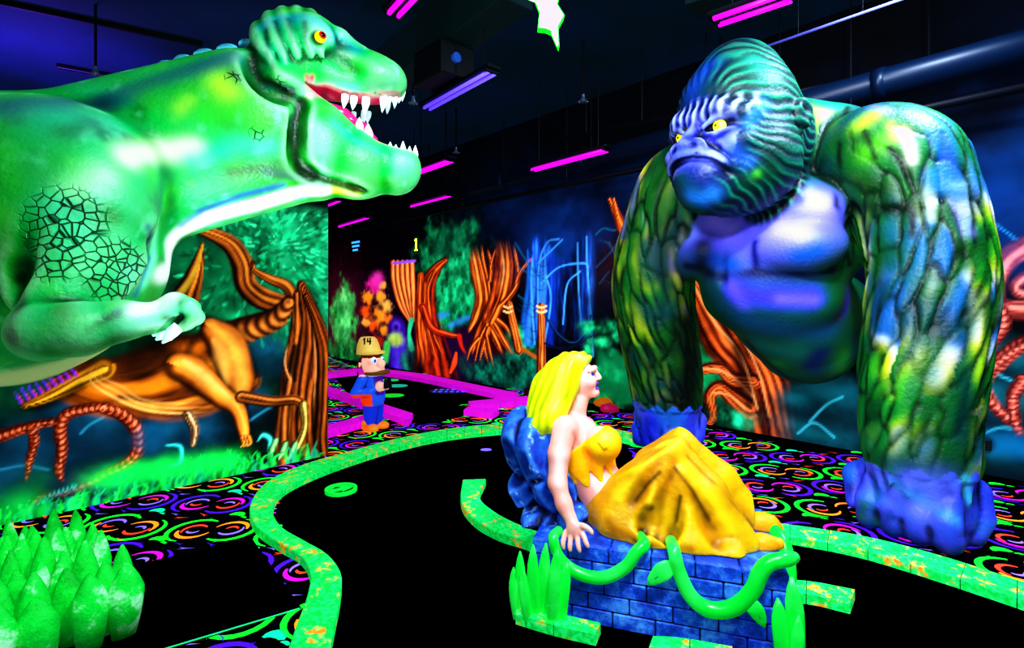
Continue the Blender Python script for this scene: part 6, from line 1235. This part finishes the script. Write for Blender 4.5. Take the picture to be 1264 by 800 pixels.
# ================================================================== CARTOON GOLFER STATUE
YG = 6.38; gp = lambda x, y, d=0.0: P(x, y, YG+d); px_ = YG/F
fo = unit([.88, -.47, 0]); la = np.array([-fo[1], fo[0], 0.]); la = la if la[1] < 0 else -la; AG = (fo, la, E3)     # forward, its near side, up
gol = empty('golfer_statue', (*gp(463, 530)[:2], 0), 'cartoon man statue in blue overalls and a cream cap holding binoculars', 'statue')
k = Clay(gp(430, 540)-np.array([.1, .35, 0]), gp(492, 410)+np.array([.1, .4, .05]), .0105)
def R_(n): return n*px_
k.ell(gp(458, 447), (R_(14.5), R_(13), R_(14)), AG, .03); k.ell(gp(462, 455), (R_(13), R_(12), R_(8)), AG, .03)                     # head
k.ell(gp(470, 449, -.05), (R_(6), R_(5), R_(6)), AG, .015)                                                                    # nose
k.cone(gp(461, 466), gp(461, 485), R_(11), R_(14), .04, sq=(la, 1.0)); k.ell(gp(460, 492), (R_(16), R_(13), R_(11)), AG, .04)      # chest and paunch
for s_ in (1, -1):
    o = la*R_(11)*s_
    k.cone(gp(461, 500)+o*.5, gp(461, 522)+o*.62, R_(9), R_(6.5), .03)
    k.chain([gp(455, 467)+o, gp(449, 483)+o*1.25, gp(461, 482)+o*.9+fo*R_(4), gp(466, 477)+o*.55+fo*R_(6)], [R_(6), R_(6), R_(5), R_(4.5)], .02)
    hnd = gp(468, 476)+o*.6+fo*R_(6); k.ell(hnd, (R_(5), R_(4.5), R_(5.5)), AG, .01)
    for q in range(4): k.cone(hnd+E3*R_(4-2.6*q)+la*s_*R_(1), hnd+E3*R_(4-2.6*q)+fo*R_(4.5)-la*s_*R_(3), R_(1.8), R_(1.5), .006)
    k.ell(gp(452, 449)+la*R_(12.5)*s_, (R_(3), R_(2), R_(4)), AG, .01)
s = k.net(1).prep(); V = s.V; zp = HY-(V[:, 2]-EYE)/YG*F; hd = zp < 463; q = V-gp(458, 447); ff = q@fo/px_; ll = np.abs(q@la)/px_
s.base('#2a62e0'); s.mix(hd.astype(float), '#ffc0b0'); s.mix((hd & (ff < -4+.0*zp) & (zp < 458)).astype(float), '#5a1a08'); s.mix((hd & (zp < 441)).astype(float), '#5a1a08')
s.mix(((zp > 463) & (zp < 486) & (ff > 6) & (ll < 7)).astype(float), '#4a1aa0'); s.mix(((zp > 484) & (zp < 500)).astype(float)*(ff < 11), '#f05010'); s.mix(((zp > 499)).astype(float), '#1a40d0')
for s_ in (1, -1): s.mix(smooth01((R_(7.5)-np.linalg.norm(V-(gp(469, 475.5)+la*R_(11)*s_*.55+fo*R_(7)), axis=1))/.01), '#f4b8a8')
s.mix(np.clip(s.cavity(4)*200, 0, .85), '#100414'); s.spray([(455, 452)], 3, '#f08080', .6)  # creases of the figure darkened with painted shade
s.build('body', paint_mat('cartoon figure paint', .5, .4, (40, .1)), gol)
CAPM = flat('cream cap paint', '#f0cc70', .4, .5, (40, .2)); m = MB(); c = gp(455, 433)
ring = lambda z, a, b, sh=0: [c+fo*(a*R_(1)*math.cos(t)+sh*R_(1))+la*b*R_(1)*math.sin(t)+E3*z*R_(1) for t in np.linspace(0, 2*math.pi, 20, endpoint=False)]
rs = [ring(-4, 15.5, 14), ring(0, 15.5, 14), ring(7, 14, 13, -.5), ring(14, 11, 11, -1), ring(17, 8, 9, -1.5), ring(17.6, 3, 4, -1.5)]; V = sum(rs, [])
m.add(V, [(i*20+j, i*20+(j+1) % 20, (i+1)*20+(j+1) % 20, (i+1)*20+j) for i in range(5) for j in range(20)]+[tuple(range(20))[::-1], tuple(range(100, 120))]); cap = m.build('cap', CAPM, gol, smooth=True)
m = MB(); V = []
for z in (-1.2, .8):
    for t in np.linspace(-1.25, 1.25, 12): V.append(c+fo*R_(13.5*math.cos(t)+10*max(0, math.cos(t*1.2)))+la*R_(14.5*math.sin(t))+E3*R_(z-1.2*math.cos(t)))
    for t in np.linspace(1.25, -1.25, 12): V.append(c+fo*R_(12*math.cos(t))+la*R_(13*math.sin(t))+E3*R_(z+.4))
n = 24; m.add(V, [(i, i+1, n+i+1, n+i) for i in range(n-1)]+[(n-1, 0, n, 2*n-1)]+[(i, n-1-i, n-2-i, i+1) for i in range(11)]+[(n+i, n+i+1, 2*n-2-i, 2*n-1-i) for i in range(11)]); m.build('brim', CAPM, cap, smooth=False)
INK = flat('black ink', '#050308', 0, .6); m = MB(); f2 = unit(la*.75+fo*.55+E3*.25); u2 = unit(np.cross(E3, f2)); u2 = u2 if u2[0] > 0 else -u2; v2_ = unit(E3-f2*(E3@f2)); o = c+E3*R_(9.5)+f2*R_(13.2)
def bar(x0, y0, x1, y1, w):
    a, b = o+u2*R_(x0)+v2_*R_(y0), o+u2*R_(x1)+v2_*R_(y1); d = unit(b-a); m.box((a+b)/2, (np.linalg.norm(b-a)+R_(w), R_(w), R_(2.4)), (d, unit(np.cross(f2, d)), f2))
bar(-3, -3.2, -3, 3.2, 1.3); bar(-3, 3.2, -4.3, 2, 1.1); bar(.6, 3.2, .2, -.4, 1.2); bar(.2, -.4, 4.2, -.4, 1.2); bar(3.4, 3.2, 3.4, -3.2, 1.3); m.build('number', INK, cap)
m = MB()
MOU = flat('brown lips', '#7a5a10', .25, .5); q = catmull([gp(458, 460)+la*R_(11), gp(464, 460)+la*R_(10)+fo*R_(3), gp(472, 459)+la*R_(5)+fo*R_(5), gp(473, 459)-la*R_(3)+fo*R_(5), gp(464, 460)-la*R_(10)+fo*R_(2)], 5); m.tube(q, [R_(1.6), R_(2.4), R_(3), R_(3), R_(2.4), R_(1.4)], 8); m.build('moustache', MOU, gol, smooth=True)
for s_, sx in ((1, 461), (-1, 467)):
    c_ = gp(458, 443.5)+la*R_(6.5)*s_+fo*R_(10.5); m = MB(); m.ball(c_, (R_(3.2), R_(4), R_(4)), AG); eo = m.build('eye', flat('cartoon eye %d' % s_, '#d8e8ff', .5, .2), gol, smooth=True)
    m = MB(); m.ball(c_+fo*R_(2.3)+la*s_*R_(.6)-E3*R_(.6), (R_(1.4), R_(1.9), R_(2.2)), AG); m.build('iris', flat('cartoon iris %d' % s_, '#1a50f0', .5, .2), eo, smooth=True)
SHOE = paint_mat('orange shoe paint', .4, .4, (40, .1))
for s_ in (1, -1):
    ft = gp(461, 526)+la*R_(9)*s_; ft[2] = R_(4.2); k = Clay(ft-.3, ft+.3, .012); k.ell(ft+fo*R_(3), (R_(12), R_(6.5), R_(5)), AG, .02); k.ell(ft+fo*R_(8)+E3*R_(.4), (R_(7), R_(7), R_(5)), AG, .02); k.cone(ft-fo*R_(3)+E3*R_(2), ft-fo*R_(3)+E3*R_(5), R_(6), R_(6), .02); k.cut(np.array([0, 0, .006]), -E3, .005)
    s = k.net(1); s.V[:, 2] = np.maximum(s.V[:, 2], .005); s.prep().base('#f06a10').mix(np.clip(-s.cavity(4)*200, 0, .5), '#ffb040'); s.build('shoe', SHOE, gol)
m = MB(); bc = gp(470, 473)+fo*R_(11)
for s_ in (1, -1): m.tube([bc+la*R_(3.2)*s_-E3*R_(5), bc+la*R_(3)*s_+E3*R_(1), bc+la*R_(2.6)*s_+E3*R_(6)], [R_(3.2), R_(2.9), R_(2.1)], 14)
m.box(bc+E3*R_(1), (R_(2.5), R_(5), R_(3)), AG, .004); m.build('binoculars', flat('black plastic', '#0c0c2c', .12, .3), gol)
# ================================================================== CAMERA AND LIGHT
cam = bpy.data.cameras.new('camera'); co = bpy.data.objects.new('camera', cam); C.objects.link(co)
co.location = (0, 0, EYE); co.rotation_euler = (math.pi/2, 0, 0); cam.sensor_width = 36; cam.lens = F/1264*36; cam.shift_y = -30/1264; cam.clip_start = .05
bpy.context.scene.camera = co
def area(loc, aim, size, power, col, spread=180):  # unseen area light added to brighten part of the scene
    l = bpy.data.lights.new('lamp', 'AREA'); l.shape = 'DISK'; l.size = size; l.energy = power; l.color = col; l.spread = math.radians(spread)
    o = bpy.data.objects.new('lamp', l); C.objects.link(o); o.location = loc; d = Vector(aim)-Vector(loc); o.rotation_euler = d.to_track_quat('-Z', 'Y').to_euler(); return o
area((0.6, 1.2, 3.9), (-1.6, 3.0, 1.9),   .45, 46, (.75, 1, .95), 120)      # onto the dinosaur
area((0.9, .4, 4.4), (2.2, 4.2, 1.9), .35, 105, (.78, .85, 1), 110)       # onto the gorilla
area((-.6, .3, 2.9), (2.0, 4.4, 2.0), .4, 40, (.8, .85, 1), 80)          # added unseen front light, reaches the chest under the gorilla's chin
area((.3, 0.6, 3.6), (.8, 2.7, .6), .35, 7, (1, .96, .95), 70)           # onto the bench
area((3.4, 3.0, 4.5), (2.4, 4.2, 2.4), .4, 90, (.6, .75, 1), 120)        # rim from the right of the gorilla
area((-5.9, 6.2, 3.3), (-6.0, 6.4, 4.7), .8, 110, (.30, .08, 1), 170)     # added purple light hidden behind the dinosaur, washes the far ceiling
area((-.5, 6.5, 4.55), (-.5, 7.2, 0), .6, 10, (.8, .3, 1), 150)
area((-.7, 1.9, .25), (-1.3, 3.2, 2.1), .25, 9, (.8, 1, .95), 55)       # added unseen low light, brightens the dinosaur's underside
w = bpy.data.worlds.new('world'); bpy.context.scene.world = w; w.use_nodes = True
w.node_tree.nodes['Background'].inputs['Color'].default_value = (.02, .03, .06, 1); w.node_tree.nodes['Background'].inputs['Strength'].default_value = .2
sc = bpy.context.scene; sc.view_settings.view_transform = 'Standard'; sc.view_settings.look = 'None'; sc.cycles.max_bounces = 6; sc.cycles.diffuse_bounces = 3
sc.cycles.use_denoising = True

vs = sc.view_settings; vs.use_curve_mapping = True; cm = vs.curve_mapping; cu = cm.curves[3]
for x, y in ((.03, .012), (.12, .085), (.4, .46), (.75, .95)): cu.points.new(x, y)
cm.update()

# square the room with the world axes (everything turns together, camera and lamps included)
RM = Matrix.Rotation(-math.atan2(UD[1], UD[0]), 4, 'Z')
for o in list(bpy.data.objects):
    if o.type == 'MESH': o.data.transform(RM); o.location = RM @ o.location
    elif o.type == 'EMPTY': o.location = RM @ o.location
    else: o.matrix_world = RM @ o.matrix_basis
